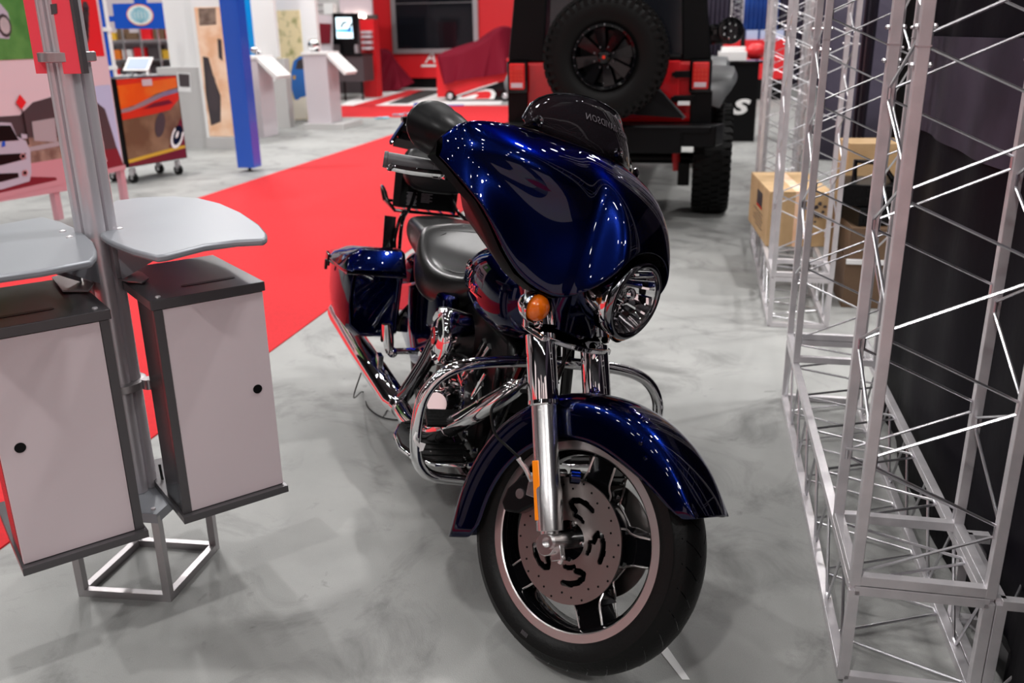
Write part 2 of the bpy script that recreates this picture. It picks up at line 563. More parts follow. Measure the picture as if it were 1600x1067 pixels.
Qp([(48, 190), (84, 184), (88, 222), (52, 220)], 3, -.010)
Qp([(43, 230), (100, 219), (102, 226), (44, 237)], 3, -.011)
Qp([(-90, 270), (47, 255), (102, 246), (104, 298), (-90, 330)], 4, -.009)
Qp([(-90, 300), (40, 276), (86, 277), (88, 283), (50, 290), (-90, 322)], 5, -.011)
# white-silver car front
Qp([(-60, 195), (0, 191), (15, 192), (24, 213), (38, 220), (45, 235), (47, 270), (44, 283), (0, 296), (-60, 300)], 6, -.014)
Qp([(-50, 197), (0, 196), (14, 196), (25, 216), (28, 219), (-50, 224)], 7, -.016)
Qp([(-50, 245), (0, 241), (38, 239), (38, 248), (0, 258), (-50, 262)], 7, -.016)
Qp([(-50, 274), (0, 271), (26, 270), (27, 277), (0, 284), (-50, 288)], 7, -.016)
Qp([(0, 222), (5, 220), (6, 228), (0, 230)], 10, -.017)
Qp([(30, 209), (39, 210), (40, 216), (31, 217)], 6, -.018)
for (cx_, cy_, r_) in ((33, 244, 5), (36, 270, 5)):
    Qp([(cx_+r_*math.cos(t*.628), cy_+r_*math.sin(t*.628)) for t in range(10)], 8, -.018)
    Qp([(cx_+r_*.6*math.cos(t*.628), cy_+r_*.6*math.sin(t*.628)) for t in range(10)], 7, -.019)
# red diamond sign
Qp([(28, 147), (38.5, 160), (31, 171), (22, 160)], 9, -.018)
Qp([(31, 171), (33, 171), (43, 226), (41, 226)], 7, -.017)
mb.build('car_print', ['pale_print', 'dark_print', 'scrub_print', 'grey_print', 'pink_paint', 'maroon_print', 'grey_car', 'black_satin', 'silver_trim', 'booth_red', 'blue_gloss'], root, flat=True)
mb = MB()
Q(bpl, [(.40, .345), (1.0, .345), (1.0, 1.10), (.40, 1.10)], 0, -.004)
Qp([(132, 138), (140, 150), (154, 163), (163, 170), (174, 205), (182, 232), (186, 258), (194, 263), (150, 276), (132, 285)], 1, -.006)
Qp([(146, 235), (182, 232), (194, 262), (150, 276)], 2, -.008)
Qp([(150, 228), (157, 214), (160, 222), (162, 240), (166, 252), (158, 256), (152, 246)], 3, -.010)
Qp([(132, 138), (139, 150), (146, 172), (140, 185), (132, 175)], 2, -.009)
mb.build('rock_print', ['sky_print', 'dark_print', 'maroon_print', 'pale_print'], root, flat=True)

# --- blue booth frame just behind the poster board
pl = gridplane(10.6)
root = empty('booth_frame', G(pl.at(165, 200)[0], 10.6, 0), 'slim light blue booth frame upright with white clips right of the poster board', 'booth frame')
mb = MB(); a0 = pl.at(153, 0)[0]; b0 = pl.at(177, 115)[0]
slabq(mb, pl, [(a0, 0), (a0+.055, 0), (a0+.055, 2.4), (a0, 2.4)], .06); mb.build('upright', 'blue_gloss', root, flat=True)
mb = MB(); 
for y in (46, 106):
    z = pl.at(165, y)[1]; slabq(mb, pl, [(a0-.005, z-.025), (a0+.09, z-.025), (a0+.09, z+.025), (a0-.005, z+.025)], .07, off=-.01)
slabq(mb, pl, [(a0+.06, 0), (a0+.085, 0), (a0+.085, 2.4), (a0+.06, 2.4)], .04)
mb.build('clip', 'white_wall', root, flat=True)

# --- tool cart with the painted-car wrap
W1 = onz(205, 288); W2 = onz(280, 274)
cpl = Pl(W1, W2-W1)
Z0 = .16
def cz(x, y): return cpl.at(x, y)
bl = cz(200, 262); br = cz(293, 247); tl = cz(181, 121); tr = cz(275, 119)
root = empty('display_cart', W1, 'wheeled display cart wrapped with an orange and brown car picture', 'cart')
mb = MB()
x0, x1, z0, z1 = bl[0], br[0], (bl[1]+br[1])/2, (tl[1]+tr[1])/2
slabq(mb, cpl, [(x0, z0), (x1, z0), (x1, z1), (x0, z1)], .42)
mb.build('cabinet', 'black_satin', root, flat=True, bev=.008)
mb = MB()
H = z1-z0; Wd = x1-x0
def cq(pts, mi, off): mb.poly([cpl.P((x0+a*Wd, z0+b*H), off) for a, b in pts], mi)
cq([(.02, .01), (.98, .01), (.98, .99), (.02, .99)], 0, -.003)
cq([(.02, .92), (.98, .97), (.98, .99), (.02, .99)], 1, -.005)
cq([(.02, .66), (.3, .70), (.6, .80), (.98, .86), (.98, .97), (.02, .92)], 2, -.005)
cq([(.02, .66), (.2, .68), (.45, .75), (.75, .82), (.98, .84), (.98, .80), (.7, .76), (.4, .68), (.15, .63), (.02, .62)], 3, -.007)
cq([(.02, .54), (.5, .57), (.8, .60), (.98, .72), (.98, .80), (.7, .76), (.4, .68), (.15, .63), (.02, .62)], 1, -.006)
cq([(.35, .64), (.55, .70), (.8, .72), (.86, .68), (.7, .66)], 5, -.009)
cq([(.02, .05), (.98, .13), (.98, .17), (.02, .09)], 4, -.006)
cq([(.02, .01), (.98, .01), (.98, .13), (.02, .05)], 5, -.005)
cq([(.7, .16), (.98, .16), (.98, .5), (.88, .40), (.76, .25)], 5, -.007)
def ring(cx, cy, r0, r1, mi, off, sx=1, rot=0.0, n=24, a0=0, a1=360):
    for k in range(n):
        qs = []
        for (rr, t) in ((r0, k), (r1, k), (r1, k+1), (r0, k+1)):
            a = math.radians(a0+(a1-a0)*t/n)
            u_, v_ = rr*math.cos(a)*sx, rr*math.sin(a)
            qs.append((cx+(u_*math.cos(rot)-v_*math.sin(rot)), cy+(u_*math.sin(rot)+v_*math.cos(rot))*Wd/H))
        cq(qs, mi, off)
ring(.86, .28, 0.0, .155, 6, -.009, .55, -.6)
ring(.86, .28, .12, .17, 7, -.011, .55, -.6, a0=150, a1=400)
ring(.86, .30, .0, .05, 7, -.012, .4, -.6)
ring(.60, .44, .0, .16, 8, -.008, .5, -.4)
mb.build('car_wrap', ['brown_gloss', 'red_gloss', 'orange_gloss', 'silver_trim', 'store_yellow', 'maroon_print', 'screen_black', 'white_print', 'store_dark'], root, flat=True)
mb = MB(); cq([(.40, .90), (.56, .90), (.56, .975), (.40, .975)], 0, -.012)
mb.build('notice', 'lilac_grey', root, flat=True)
for (s, d) in ((.12, .06), (.88, .06), (.12, .36), (.88, .36)):
    c = cpl.P((x0+s*Wd, .055), d)
    cs = MB(); cs.lathe([(-.02, .03), (-.02, .055), (.02, .055), (.02, .03)], c, cpl.n.cross(Vector((0, 0, 1))), 20, cap=True)
    cs.build('caster', 'rubber', root)
    cs = MB(); cs.box(c+Vector((0, 0, .065)), (.05, .07, .08)); cs.lathe([(-.026, .02), (.026, .02)], c, cpl.n.cross(Vector((0, 0, 1))), 12, cap=True)
    cs.build('caster_fork', 'silver_trim', root)
# tablet on the cart
tp = cpl.P((x0+.55*Wd, z1), .15)
rt = Matrix.Rotation(-.15, 3, 'Z') @ Matrix.Rotation(.75, 3, 'X')
tb = empty('tablet', tp, 'white tablet on a wire stand on top of the orange car cart', 'tablet')
m_ = MB().box(tp+Vector((0, 0, .13)), (.30, .20, .014), rt); m_.build('case', 'white_wall', tb, bev=.004)
MB().box(tp+Vector((0, 0, .13))+rt @ Vector((0, 0, .009)), (.24, .15, .003), rt).build('screen', 'sky_print', tb, flat=True)
mb = MB()
for s in (-.1, .1):
    mb.tube([tp+Vector((s, -.12, .006)), tp+Vector((s, .05, .006)), tp+Vector((s, .05, .17))], .005, 6)
mb.build('wire_stand', 'silver_trim', tb)

# --- blue post
p = onz(386, 269)
root = empty('banner_post', p, 'tall square blue post on a small black foot beside the red aisle', 'post')
pl2 = Pl(p, GV)
sa = pl2.at(372, 268)[0]; sb = pl2.at(398, 268)[0]
mb = MB(); slabq(mb, pl2, [(sa, .05), (sb, .05), (sb, 3.2), (sa, 3.2)], .19); mb.build('post', 'blue_gloss', root, flat=True, bev=.003)
mb = MB(); mb.lathe([(0, .035), (.01, .035), (.012, .018), (.06, .018)], p+GU*.09+GV*((sa+sb)/2), (0, 0, 1), 16, cap=True); mb.build('foot', 'black_satin', root)

# --- store shelves far behind the cart, seen as coloured stock
pl = gridplane(15.5)
root = empty('store_shelving', G(pl.at(222, 160)[0], 15.5, 0), 'open metal shelving full of motorcycle parts and boxes behind the orange car cart', 'shelving')
sx0, sx1 = pl.at(150, 130)[0], pl.at(285, 130)[0]
mb = MB(); slabq(mb, pl, [(sx0, 0), (sx1, 0), (sx1, 2.6), (sx0, 2.6)], .05, off=.62); mb.build('back_panel', 'lilac_grey', root, flat=True)
for z in (.55, .87, 1.16, 1.50):
    mb = MB(); slabq(mb, pl, [(sx0, z-.02), (sx1, z-.02), (sx1, z), (sx0, z)], .6); mb.build('shelf', 'silver_trim', root, flat=True)
for i in range(6):
    s = sx0+(sx1-sx0)*i/5
    mb = MB(); slabq(mb, pl, [(s-.015, 0), (s+.015, 0), (s+.015, 2.0), (s-.015, 2.0)], .03, off=-.031); mb.build('shelf_post', 'silver_trim', root, flat=True)
cols = [('booth_red', 'red'), ('store_yellow', 'yellow'), ('store_dark', 'dark'), ('white_wall', 'white'), ('booth_red', 'red'), ('orange_print', 'orange'), ('brown_carton', 'brown'), ('store_yellow', 'yellow')]
rr = random.Random(3)
for zi, z in enumerate((.55, .87, 1.16, 1.50)):
    s = sx0+.05
    k = 0
    while s < sx1-.22:
        wd = rr.uniform(.12, .28); hh = rr.uniform(.12, .24)
        c = rr.choice(cols)
        o = MB().box(pl.P((s+wd/2, z+hh/2+.003), .22), (wd*.9, .2, hh), Matrix.Rotation(-.209, 3, 'Z')).build('parts_box', c[0], flat=True)
        top(o, '%s parts box on the %s shelf behind the cart, %s' % (c[1], ('lowest', 'second', 'third', 'top')[zi], 'box %s from the left end' % ['first', 'second', 'third', 'fourth', 'fifth', 'sixth', 'seventh', 'eighth', 'ninth', 'tenth', 'eleventh', 'twelfth', 'thirteenth', 'fourteenth', 'fifteenth', 'sixteenth', 'seventeenth', 'eighteenth'][k]), 'box', 'boxes on the shelves behind the cart')
        k += 1
        s += wd+.03
# white console table with chrome parts in front of shelves
pl = gridplane(14.0)
root = empty('white_counter', G(pl.at(215, 200)[0], 14.0, 0), 'long white display counter with a blue front strip behind the orange cart', 'counter')
a0, a1, zt = pl.at(168, 115)[0], pl.at(257, 115)[0], pl.at(215, 118)[1]
mb = MB(); slabq(mb, pl, [(a0, zt-.05), (a1, zt-.05), (a1, zt), (a0, zt)], .6); mb.build('worktop', 'white_wall', root, flat=True)
mb = MB(); slabq(mb, pl, [(a0+.03, 0), (a1-.03, 0), (a1-.03, zt-.05), (a0+.03, zt-.05)], .5, off=.05); mb.build('cabinet', 'white_wall', root, flat=True)
rr = random.Random(5)
names = ['first', 'second', 'third', 'fourth', 'fifth', 'sixth', 'seventh', 'eighth']
for k in range(5):
    c = pl.P((a0+.14+(a1-a0-.42)*k/4*.62, zt), .25)
    r = .052+.006*(k % 3)
    mb = MB(); mb.lathe([(-.03, r*.55), (-.03, r), (.03, r), (.03, r*.55), (-.03, r*.55)], c+Vector((0, 0, r+.001)), (-.3, -1, .0), 20)
    mb.lathe([(-.035, .02), (.035, .02)], c+Vector((0, 0, r)), (-.3, -1, .0), 10, cap=True)
    for t in range(5):
        a = t*1.2566+k
        mb.bar(c+Vector((0, 0, r)), c+Vector((math.cos(a)*r*.8, 0, r+math.sin(a)*r*.8)), .014)
    top(mb.build('wheel_part', 'chrome' if k % 3 else 'store_dark'), '%s spoked wheel part standing on the white counter, counted from the left' % names[k], 'wheel', 'wheel parts on the white counter')

# --- hanging blue header sign with globe oval
pl = gridplane(13.6)
root = empty('header_sign', G(pl.at(215, 20)[0], 13.6, 0), 'blue header sign on a pole with a white oval emblem above the orange cart', 'sign')
mb = MB(); slab(mb, pl, [(175, 6), (254, 4), (258, 45), (180, 45)], .06); mb.build('panel', 'blue_gloss', root, flat=True)
q0 = pl.at(219, 23.5)
def ell(a, b, n=36): return [(q0[0]+a*math.cos(2*PI*k/n), q0[1]+b*math.sin(2*PI*k/n)) for k in range(n)]
px = 13.6/FPX*1.02
mb = MB()
mb.poly([pl.P(q, -.004) for q in ell(23.8*px, 16.2*px)], 1)
mb.poly([pl.P(q, -.007) for q in ell(22.3*px, 14.7*px)], 0)
for k in range(-2, 3):
    e = ell(19*px, 11*px)
    for t in range(36):
        a = math.cos(2*PI*t/36)*k/2.6*17*px; 
        if t % 2: continue
        z = math.sin(2*PI*t/36)*10*px
        mb.poly([pl.P((q0[0]+a-.012, q0[1]+z-.02), -.009), pl.P((q0[0]+a+.012, q0[1]+z-.02), -.009), pl.P((q0[0]+a+.012, q0[1]+z+.02), -.009), pl.P((q0[0]+a-.012, q0[1]+z+.02), -.009)], 2)
for k in range(-2, 3):
    z = k*4.3*px; wdt = math.sqrt(max(0, 1-(k/2.6)**2))*18*px
    mb.poly([pl.P((q0[0]-wdt, q0[1]+z-.008), -.010), pl.P((q0[0]+wdt, q0[1]+z-.008), -.010), pl.P((q0[0]+wdt, q0[1]+z+.008), -.010), pl.P((q0[0]-wdt, q0[1]+z+.008), -.010)], 2)
mb.build('oval_emblem', ['white_wall', 'orange_print', 'cyan_scrap'], root, flat=True)
mb = MB()
s0 = pl.at(214, 0)[0]
slabq(mb, pl, [(s0-.06, pl.at(214, 6)[1]), (s0+.14, pl.at(214, 6)[1]), (s0+.14, 3.4), (s0-.06, 3.4)], .05)
a0 = pl.at(165, 60)[0]
slabq(mb, pl, [(a0, 0), (a0+.07, 0), (a0+.07, pl.at(170, 20)[1]), (a0, pl.at(170, 20)[1])], .05)
slabq(mb, pl, [(a0, pl.at(170, 34)[1]), (a0+.2, pl.at(170, 34)[1]), (a0+.2, pl.at(170, 25)[1]), (a0, pl.at(170, 25)[1])], .03, off=.01)
mb.build('pole', 'blue_gloss', root, flat=True)

# --- white booth walls, grey counters and posters
def wallpart(mb, pl, x0, x1, z0, z1, d, off=0.0, y=150, mi=0):
    a, b = pl.at(x0, y)[0], pl.at(x1, y)[0]
    slabq(mb, pl, [(a, z0), (b, z0), (b, z1), (a, z1)], d, mi, off)
pl = gridplane(12.05)
root = empty('display_wall', G(pl.at(300, 220)[0], 12.05, 0), 'white booth wall over a grey lower panel left of the orange rock poster', 'display wall')
zt = pl.at(285, 105)[1]
mb = MB(); wallpart(mb, pl, 265, 308, zt, 3.3, .12, .06, 120); mb.build('upper_panel', 'white_wall', root, flat=True)
mb = MB(); wallpart(mb, pl, 252, 324, .12, zt, .35, 0, 165); mb.build('lower_panel', 'counter_grey', root, flat=True, bev=.004)
mb = MB(); wallpart(mb, pl, 250, 328, 0, .12, .36, -.015, 225); mb.build('plinth', 'counter_grey', root, flat=True)
mb = MB(); sheet(mb, pl, [(277, 113), (297, 114), (299, 144), (279, 143)], 0, -.004); sheet(mb, pl, [(279, 115), (296, 116), (297, 136), (281, 135)], 1, -.008)
mb.build('picture', ['white_wall', 'store_dark'], root, flat=True)
for k in range(4):
    pass
pl = gridplane(11.95)
root = empty('rock_poster', G(pl.at(340, 220)[0], 11.95, 0), 'tall lit poster of an off-road vehicle on orange rocks, left of the blue post', 'poster')
zb = pl.at(345, 213)[1]
xl, xr = pl.at(326, 200)[0], pl.at(372, 200)[0]
mb = MB(); slabq(mb, pl, [(xl-.05, 0), (xr+.02, 0), (xr+.02, 3.3), (xl-.05, 3.3)], .12, off=.01); mb.build('panel', 'white_wall', root, flat=True)
mb = MB(); slabq(mb, pl, [(xl-.05, 0), (xr+.1, 0), (xr+.1, zb-.02), (xl-.05, zb-.02)], .14, off=-.02); mb.build('plinth', 'counter_grey', root, flat=True)
mb = MB()
ztp = pl.at(330, 11)[1]
slabq(mb, pl, [(xl, zb), (xr, zb), (xr, ztp), (xl, ztp)], .008, 0, -.001)
def Qq(pl, pxs, mi, off): sheet(mb, pl, pxs, mi, off)
Qq(pl, [(317, 88), (326, 90), (334, 120), (345, 150), (345, 190), (330, 196), (322, 150)], 1, -.004)
Qq(pl, [(324, 100), (336, 122), (343, 160), (340, 176), (328, 168)], 2, -.007)
Qq(pl, [(310, 13), (337, 12), (338, 38), (312, 40)], 3, -.004)
Qq(pl, [(340, 60), (346, 62), (348, 95), (342, 90)], 1, -.004)
mb.build('rock_picture', ['tan_print', 'dark_print', 'store_dark', 'scrub_print'], root, flat=True)

pl = gridplane(15.0)
root = empty('display_wall', G(pl.at(415, 200)[0], 15.0, 0), 'azure and white booth wall behind the podium nearest the blue post', 'display wall')
mb = MB(); wallpart(mb, pl, 372, 400, .9, 3.3, .1, .02, 60); mb.build('azure_panel', 'azure', root, flat=True)
mb = MB(); wallpart(mb, pl, 397, 432, pl.at(415, 90)[1], 3.3, .1, 0, 60); mb.build('white_panel', 'white_wall', root, flat=True)
mb = MB(); wallpart(mb, pl, 395, 449, 0, pl.at(415, 92)[1], .2, 0, 150); mb.build('lower_panel', 'counter_grey', root, flat=True)
mb = MB(); wallpart(mb, pl, 373, 384, pl.at(378, 42)[1], pl.at(378, 12)[1], .06, -.07, 30); mb.build('small_monitor', 'blue_gloss', root, flat=True)
mb = MB()
for (x, y, s, mi) in ((378, 58, .07, 0), (380, 78, .08, 0), (402, 78, .07, 1), (408, 84, .06, 1)):
    q = pl.at(x, y); mb.sph(pl.P(q, -.1), s, n=10, mi=mi)
mb.build('trim_parts', ['booth_red', 'chrome'], root)
mb = MB(); sheet(mb, pl, [(410, 122), (430, 122), (430, 127), (411, 128)], 0, -.004); mb.build('label_strip', 'white_wall', root, flat=True)

def podium(pl, x0, x1, ytop, ybot, topm, wing, label, step=None):
    root = empty('podium', G((pl.at(x0, ybot)[0]+pl.at(x1, ybot)[0])/2, 0, 0)+GU*0, label, 'podium')
    a, b = pl.at(x0, ybot)[0], pl.at(x1, ybot)[0]
    zt = pl.at(x0, ytop)[1]
    z0 = .10 if step else 0
    mb = MB(); slabq(mb, pl, [(a, z0), (b, z0), (b, zt), (a, zt)], .5); mb.build('body', 'lilac_grey', root, flat=True, bev=.005)
    mb = MB(); slabq(mb, pl, [(a-.02, zt), (b+.02, zt), (b+.02, zt+.05), (a-.02, zt+.05)], .55, off=-.02); mb.build('worktop', 'white_wall', root, flat=True, bev=.005)
    c = pl.P((b, zt), 0)
    mb = MB()
    L, dz = wing
    mb.prism([c+Vector((0, 0, .045)), c+Vector((0, 0, -.03)), c+GV*L+Vector((0, 0, dz-.05)), c+GV*(L+.05)+Vector((0, 0, dz))], GU*.5)
    mb.build('side_wing', 'white_wall', root, flat=True, bev=.006)
    if step:
        mb = MB(); slabq(mb, pl, [(step[0], 0), (step[1], 0), (step[1], .10), (step[0], .10)], .9, off=-.12); mb.build('step', 'counter_grey', root, flat=True)
    return root
pl = gridplane(13.4)
podium(pl, 378, 413, 93, 211, 0, (.27, -.25), 'lilac grey podium with a sloping white side wing beside the blue post')
pl = gridplane(14.75)
s_ = (pl.at(478, 195)[0], pl.at(541, 195)[0])
podium(pl, 481, 517, 86, 185, 0, (.30, -.28), 'lilac grey podium with a sloping white side wing left of the small television', (s_[0], s_[1]))
mb = MB(); c = pl.P((pl.at(487, 84)[0], pl.at(487, 86)[1]+.05), .1)
mb.sph(c+Vector((0, 0, .11)), .10, n=14); mb.box(c+Vector((.02, 0, .02)), (.14, .1, .04))
top(mb.build('chrome_part', 'chrome'), 'round chrome vehicle part on the podium next to the television', 'vehicle part')
# vehicle poster with blue car
pl = gridplane(16.1)
root = empty('blue_car_poster', G(pl.at(460, 190)[0], 16.1, 0), 'tall poster of a small blue car on desert sand between the two podiums', 'poster')
xl, xr = pl.at(441, 180)[0], pl.at(482, 180)[0]
mb = MB(); slabq(mb, pl, [(xl-.12, 0), (xr+.3, 0), (xr+.3, 3.4), (xl-.12, 3.4)], .12, off=.012); mb.build('panel', 'white_wall', root, flat=True)
mb = MB(); slabq(mb, pl, [(xl-.12, 0), (xr+.3, 0), (xr+.3, pl.at(460, 188)[1]), (xl-.12, pl.at(460, 188)[1])], .14, off=-.03); mb.build('plinth', 'counter_grey', root, flat=True)
mb = MB()
slabq(mb, pl, [(xl, pl.at(460, 187)[1]), (xr, pl.at(460, 187)[1]), (xr, pl.at(460, 16)[1]), (xl, pl.at(460, 16)[1])], .008)
Qq(pl, [(447, 160), (480, 150), (480, 186), (449, 186)], 1, -.004)
Qq(pl, [(455, 112), (459, 95), (468, 88), (480, 87), (480, 150), (470, 152), (466, 156), (461, 156), (456, 140)], 2, -.006)
Qq(pl, [(462, 108), (465, 95), (473, 91), (480, 91), (480, 108)], 3, -.008)
Qq(pl, [(458, 118), (462, 118), (462, 124), (458, 124)], 4, -.008)
mb.build('car_picture', ['foliage_print', 'sand_print', 'blue_car', 'dark_print', 'store_yellow'], root, flat=True)

# --- far table with television
pl = gridplane(21.7)
root = empty('draped_table', G(pl.at(530, 140)[0], 21.7, 0), 'black draped table at the far end carrying the small television', 'table')
a, b = pl.at(500, 100)[0], pl.at(567, 100)[0]; zt = pl.at(540, 84)[1]
mb = MB(); slabq(mb, pl, [(a, zt-.05), (b, zt-.05), (b, zt), (a, zt)], .8); mb.build('tabletop', 'black_satin', root, flat=True)
mb = MB(); slabq(mb, pl, [(a, .45), (b, .45), (b, zt-.05), (a, zt-.05)], .7, off=.03); mb.build('table_skirt', 'store_dark', root, flat=True)
for s in (a+.1, (a+b)/2, b-.1):
    mb = MB(); slabq(mb, pl, [(s-.02, 0), (s+.02, 0), (s+.02, .46), (s-.02, .46)], .04, off=.1); mb.build('leg', 'black_satin', root, flat=True)
tv = empty('television', pl.P((pl.at(533, 80)[0], zt), .3), 'small black television showing a white, blue and black logo on the far table', 'television')
mb = MB(); slab(mb, pl, [(512, 20), (552, 20), (552, 70), (513, 70)], .08, off=.3); mb.build('housing', 'black_gloss', tv, flat=True)
mb = MB(); wallpart(mb, pl, 523, 545, zt, pl.at(533, 68)[1], .06, .32, 70); mb.build('stand', 'black_gloss', tv, flat=True)
mb = MB(); sheet(mb, pl, [(517, 27), (542, 27), (545, 60), (519, 60)], 0, .294); sheet(mb, pl, [(519, 46), (543, 44), (543, 51), (519, 50)], 1, .290)
sheet(mb, pl, [(524, 43), (528, 34), (536, 33), (535, 36), (530, 37), (528, 43)], 2, .287); sheet(mb, pl, [(536, 49), (541, 36), (544, 36), (539, 49)], 2, .287)
mb.build('screen', ['screen_lit', 'screen_blue', 'black_gloss'], tv, flat=True)
# red frame box, red stands and stock right of the television
o = MB(); slab(o, pl, [(484, 22), (509, 24), (507, 84.4), (486, 84.4)], .05, off=.5)
slab(o, pl, [(487, 36), (505, 37), (504, 68), (488, 68)], .05, off=.46, mi=1)
top(o.build('framed_panel', ['lilac_grey', 'maroon_print'], flat=True), 'dark red framed panel behind the right podium, left of the television', 'panel')
root = empty('snack_shelf', G(pl.at(570, 140)[0], 22.5, 0), 'red stepped retail stand left of the red booth wall', 'shelf')
pl = gridplane(22.6)
mb = MB(); wallpart(mb, pl, 559, 581, 0, pl.at(570, 30)[1], .35, 0.2, 60); mb.build('body', 'booth_red', root, flat=True)
for y in (50, 57, 66, 75):
    mb = MB(); wallpart(mb, pl, 564, 579, pl.at(570, y)[1]-.04, pl.at(570, y)[1]+.03, .15, .02, 60); mb.build('tray', 'pale_print', root, flat=True)
mb = MB(); wallpart(mb, pl, 549, 555, zt, pl.at(552, 28)[1], .1, .1, 60); wallpart(mb, pl, 545, 549, zt, pl.at(552, 30)[1], .1, .1, 60, 1)
top(mb.build('sample_column', ['lilac_grey', 'booth_red'], flat=True), 'narrow grey and red column standing just right of the television', 'column')
for k, (x, y) in enumerate(((541, 25), (555, 24.5), (562, 25), (569, 26))):
    c = gridplane(24.10).P(gridplane(24.10).at(x, y))
    o = MB().sph(c, .05, n=10).build('spot_lamp', 'lamp_glow')
    top(o, 'small glowing spot lamp above the far table, %s from the left' % names[k], 'lamp', 'spot lamps over the far table')
pl = gridplane(24.2)
mb = MB(); wallpart(mb, pl, 478, 536, pl.at(500, 24)[1], 3.9, .1, 0, 15)
for k in range(7):
    z = pl.at(500, 24)[1]+.12+k*.16
    wallpart(mb, pl, 479, 524, z, z+.02, .03, -.03, 15, 1)
wallpart(mb, pl, 532, 582, pl.at(560, 24)[1], 3.9, .1, -.04, 15, 2)
wallpart(mb, pl, 515, 529, pl.at(520, 24)[1]+.02, pl.at(520, 6)[1], .3, -.4, 15, 3)
top(mb.build('back_partition', ['counter_grey', 'lilac_grey', 'pale_print', 'white_wall'], flat=True), 'pale grey slatted partition hanging above the far table', 'partition')
mb = MB(); wallpart(mb, pl, 478, 582, 0, pl.at(500, 24)[1], .1, .3, 15)
top(mb.build('dark_partition', 'store_dark', flat=True), 'dark lower partition behind the far table and television', 'partition')

# --- red booth wall with big screen
pl = gridplane(26.9)
root = empty('booth_wall', G(pl.at(690, 130)[0], 26.9, 0), 'large red booth wall at the back holding the wide black screen', 'booth wall')
mb = MB(); wallpart(mb, pl, 580, 830, .30, 4.6, .3, 0, 60); mb.build('panel', 'booth_red', root, flat=True)
mb = MB(); wallpart(mb, pl, 580, 830, 0, .30, .3, .1, 130); mb.build('plinth', 'black_satin', root, flat=True)
q = pl.at(672, 90)
lg = MB()
def tf(co): 
    return pl.P((q[0]+co.x, q[1]+co.y), -.02-co.z)
text_mb('A', .5, .01, tf, mb=lg, shear=.3)
slabq(lg, pl, [(q[0]-.30, q[1]-.26), (q[0]+.32, q[1]-.26), (q[0]+.34, q[1]-.20), (q[0]-.26, q[1]-.20)], .02, off=-.03)
lg.build('wall_lettering', 'white_wall', root, flat=True)
tv = empty('wall_screen', pl.P((pl.at(680, 60)[0], 0)), 'wide black screen in a silver frame on the red booth wall', 'screen')
mb = MB()
a, b = pl.at(621, 40)[0], pl.at(741, 40)[0]; zb = pl.at(680, 76)[1]
slabq(mb, pl, [(a, zb), (b, zb), (b, 4.3), (a, 4.3)], .08, off=-.10); mb.build('display', 'screen_black', tv, flat=True)
mb = MB()
for (p0, p1, z0, z1) in ((a-.14, b+.14, zb-.13, zb), (a-.14, a, zb, 4.3), (b, b+.14, zb, 4.3)):
    slabq(mb, pl, [(p0, z0), (p1, z0), (p1, z1), (p0, z1)], .11, off=-.13)
mb.build('frame', 'silver_trim', tv, flat=True)
mb = MB(); zq = (zb+4.3)*.44; slabq(mb, pl, [(a, zq), (b, zq), (b, zq+.012), (a, zq+.012)], .01, off=-.115); mb.build('seam', 'silver_trim', tv, flat=True)

# --- draped stand and draped red cart
def drape(name, rootp, top_pts, low_pts, label, folds, amp, seedv, extra=None):
    """cloth: ring of upper points falling to a ring of lower points with folds"""
    rnd = random.Random(seedv)
    n = 96
    up = catmull(top_pts, 24, True); lo = catmull(low_pts, 24, True)
    N = 120
    def res(l): return [l[int(i*len(l)/N)] for i in range(N)]
    up, lo = res(up), res(lo)
    cu = sum(up, Vector())/N
    rings = [[cu+(p-cu)*.02 for p in up], [cu+(p-cu)*.5 + Vector((0, 0, .02)) for p in up], up]
    for k in range(1, 9):
        t = k/8
        ring = []
        for i in range(N):
            p = up[i].lerp(lo[i], t)
            c = cu.copy(); c.z = p.z
            d = (p-c); d.z = 0
            if d.length > 1e-6: d.normalize()
            a = amp*t*(math.sin(i/N*2*PI*folds+seedv)+.5*math.sin(i/N*2*PI*folds*1.7+2*seedv+t*2))
            ring.append(p+d*a)
        rings.append(ring)
    mb = MB(); mb.loft(rings, cap=False)
    o = mb.build(name, 'burgundy', sub=1)
    return top(o, label, 'drape')
pl = gridplane(25.4)
def gp(x, y, off=0.0, p=None):
    p = p or pl
    return p.P(p.at(x, y), off)
root = empty('display_stand', G(pl.at(592, 140)[0], 25.4, 0), 'small black wheeled stand hidden under the burgundy cloth left of the red wall', 'stand')
mb = MB(); slab(mb, pl, [(580, 96), (606, 96), (606, 134), (580, 134)], .5, off=.25); mb.build('body', 'black_satin', root, flat=True)
for x in (572, 583, 610):
    mb = MB(); q = pl.at(x, 138); mb.lathe([(-.04, .03), (-.04, .09), (.04, .09), (.04, .03)], pl.P((q[0], .09), .2), GV, 16, cap=True); mb.build('caster', 'silver_trim', root)
mb = MB(); wallpart(mb, pl, 575, 580, .1, .8, .1, .15, 120); mb.build('red_strut', 'orange_print', root, flat=True)
drape('drape_cloth', None, [gp(572, 82, 0), gp(588, 72, 0), gp(602, 80, 0), gp(606, 84, .5), gp(588, 76, .8), gp(572, 84, .5)],
      [gp(555, 118, -.2), gp(568, 140, -.35), gp(578, 116, -.3), gp(590, 112, -.3), gp(600, 142, -.3), gp(628, 138, -.1), gp(634, 130, .6), gp(590, 130, 1.2), gp(562, 124, .9)],
      'burgundy cloth draped over the small stand left of the red wall', 9, .05, 2.0)
pl = gridplane(21.5)
root = empty('draped_cart', G(pl.at(740, 150)[0], 21.5, 0), 'red wheeled show cart with white and black swoosh graphics under a burgundy cloth', 'cart')
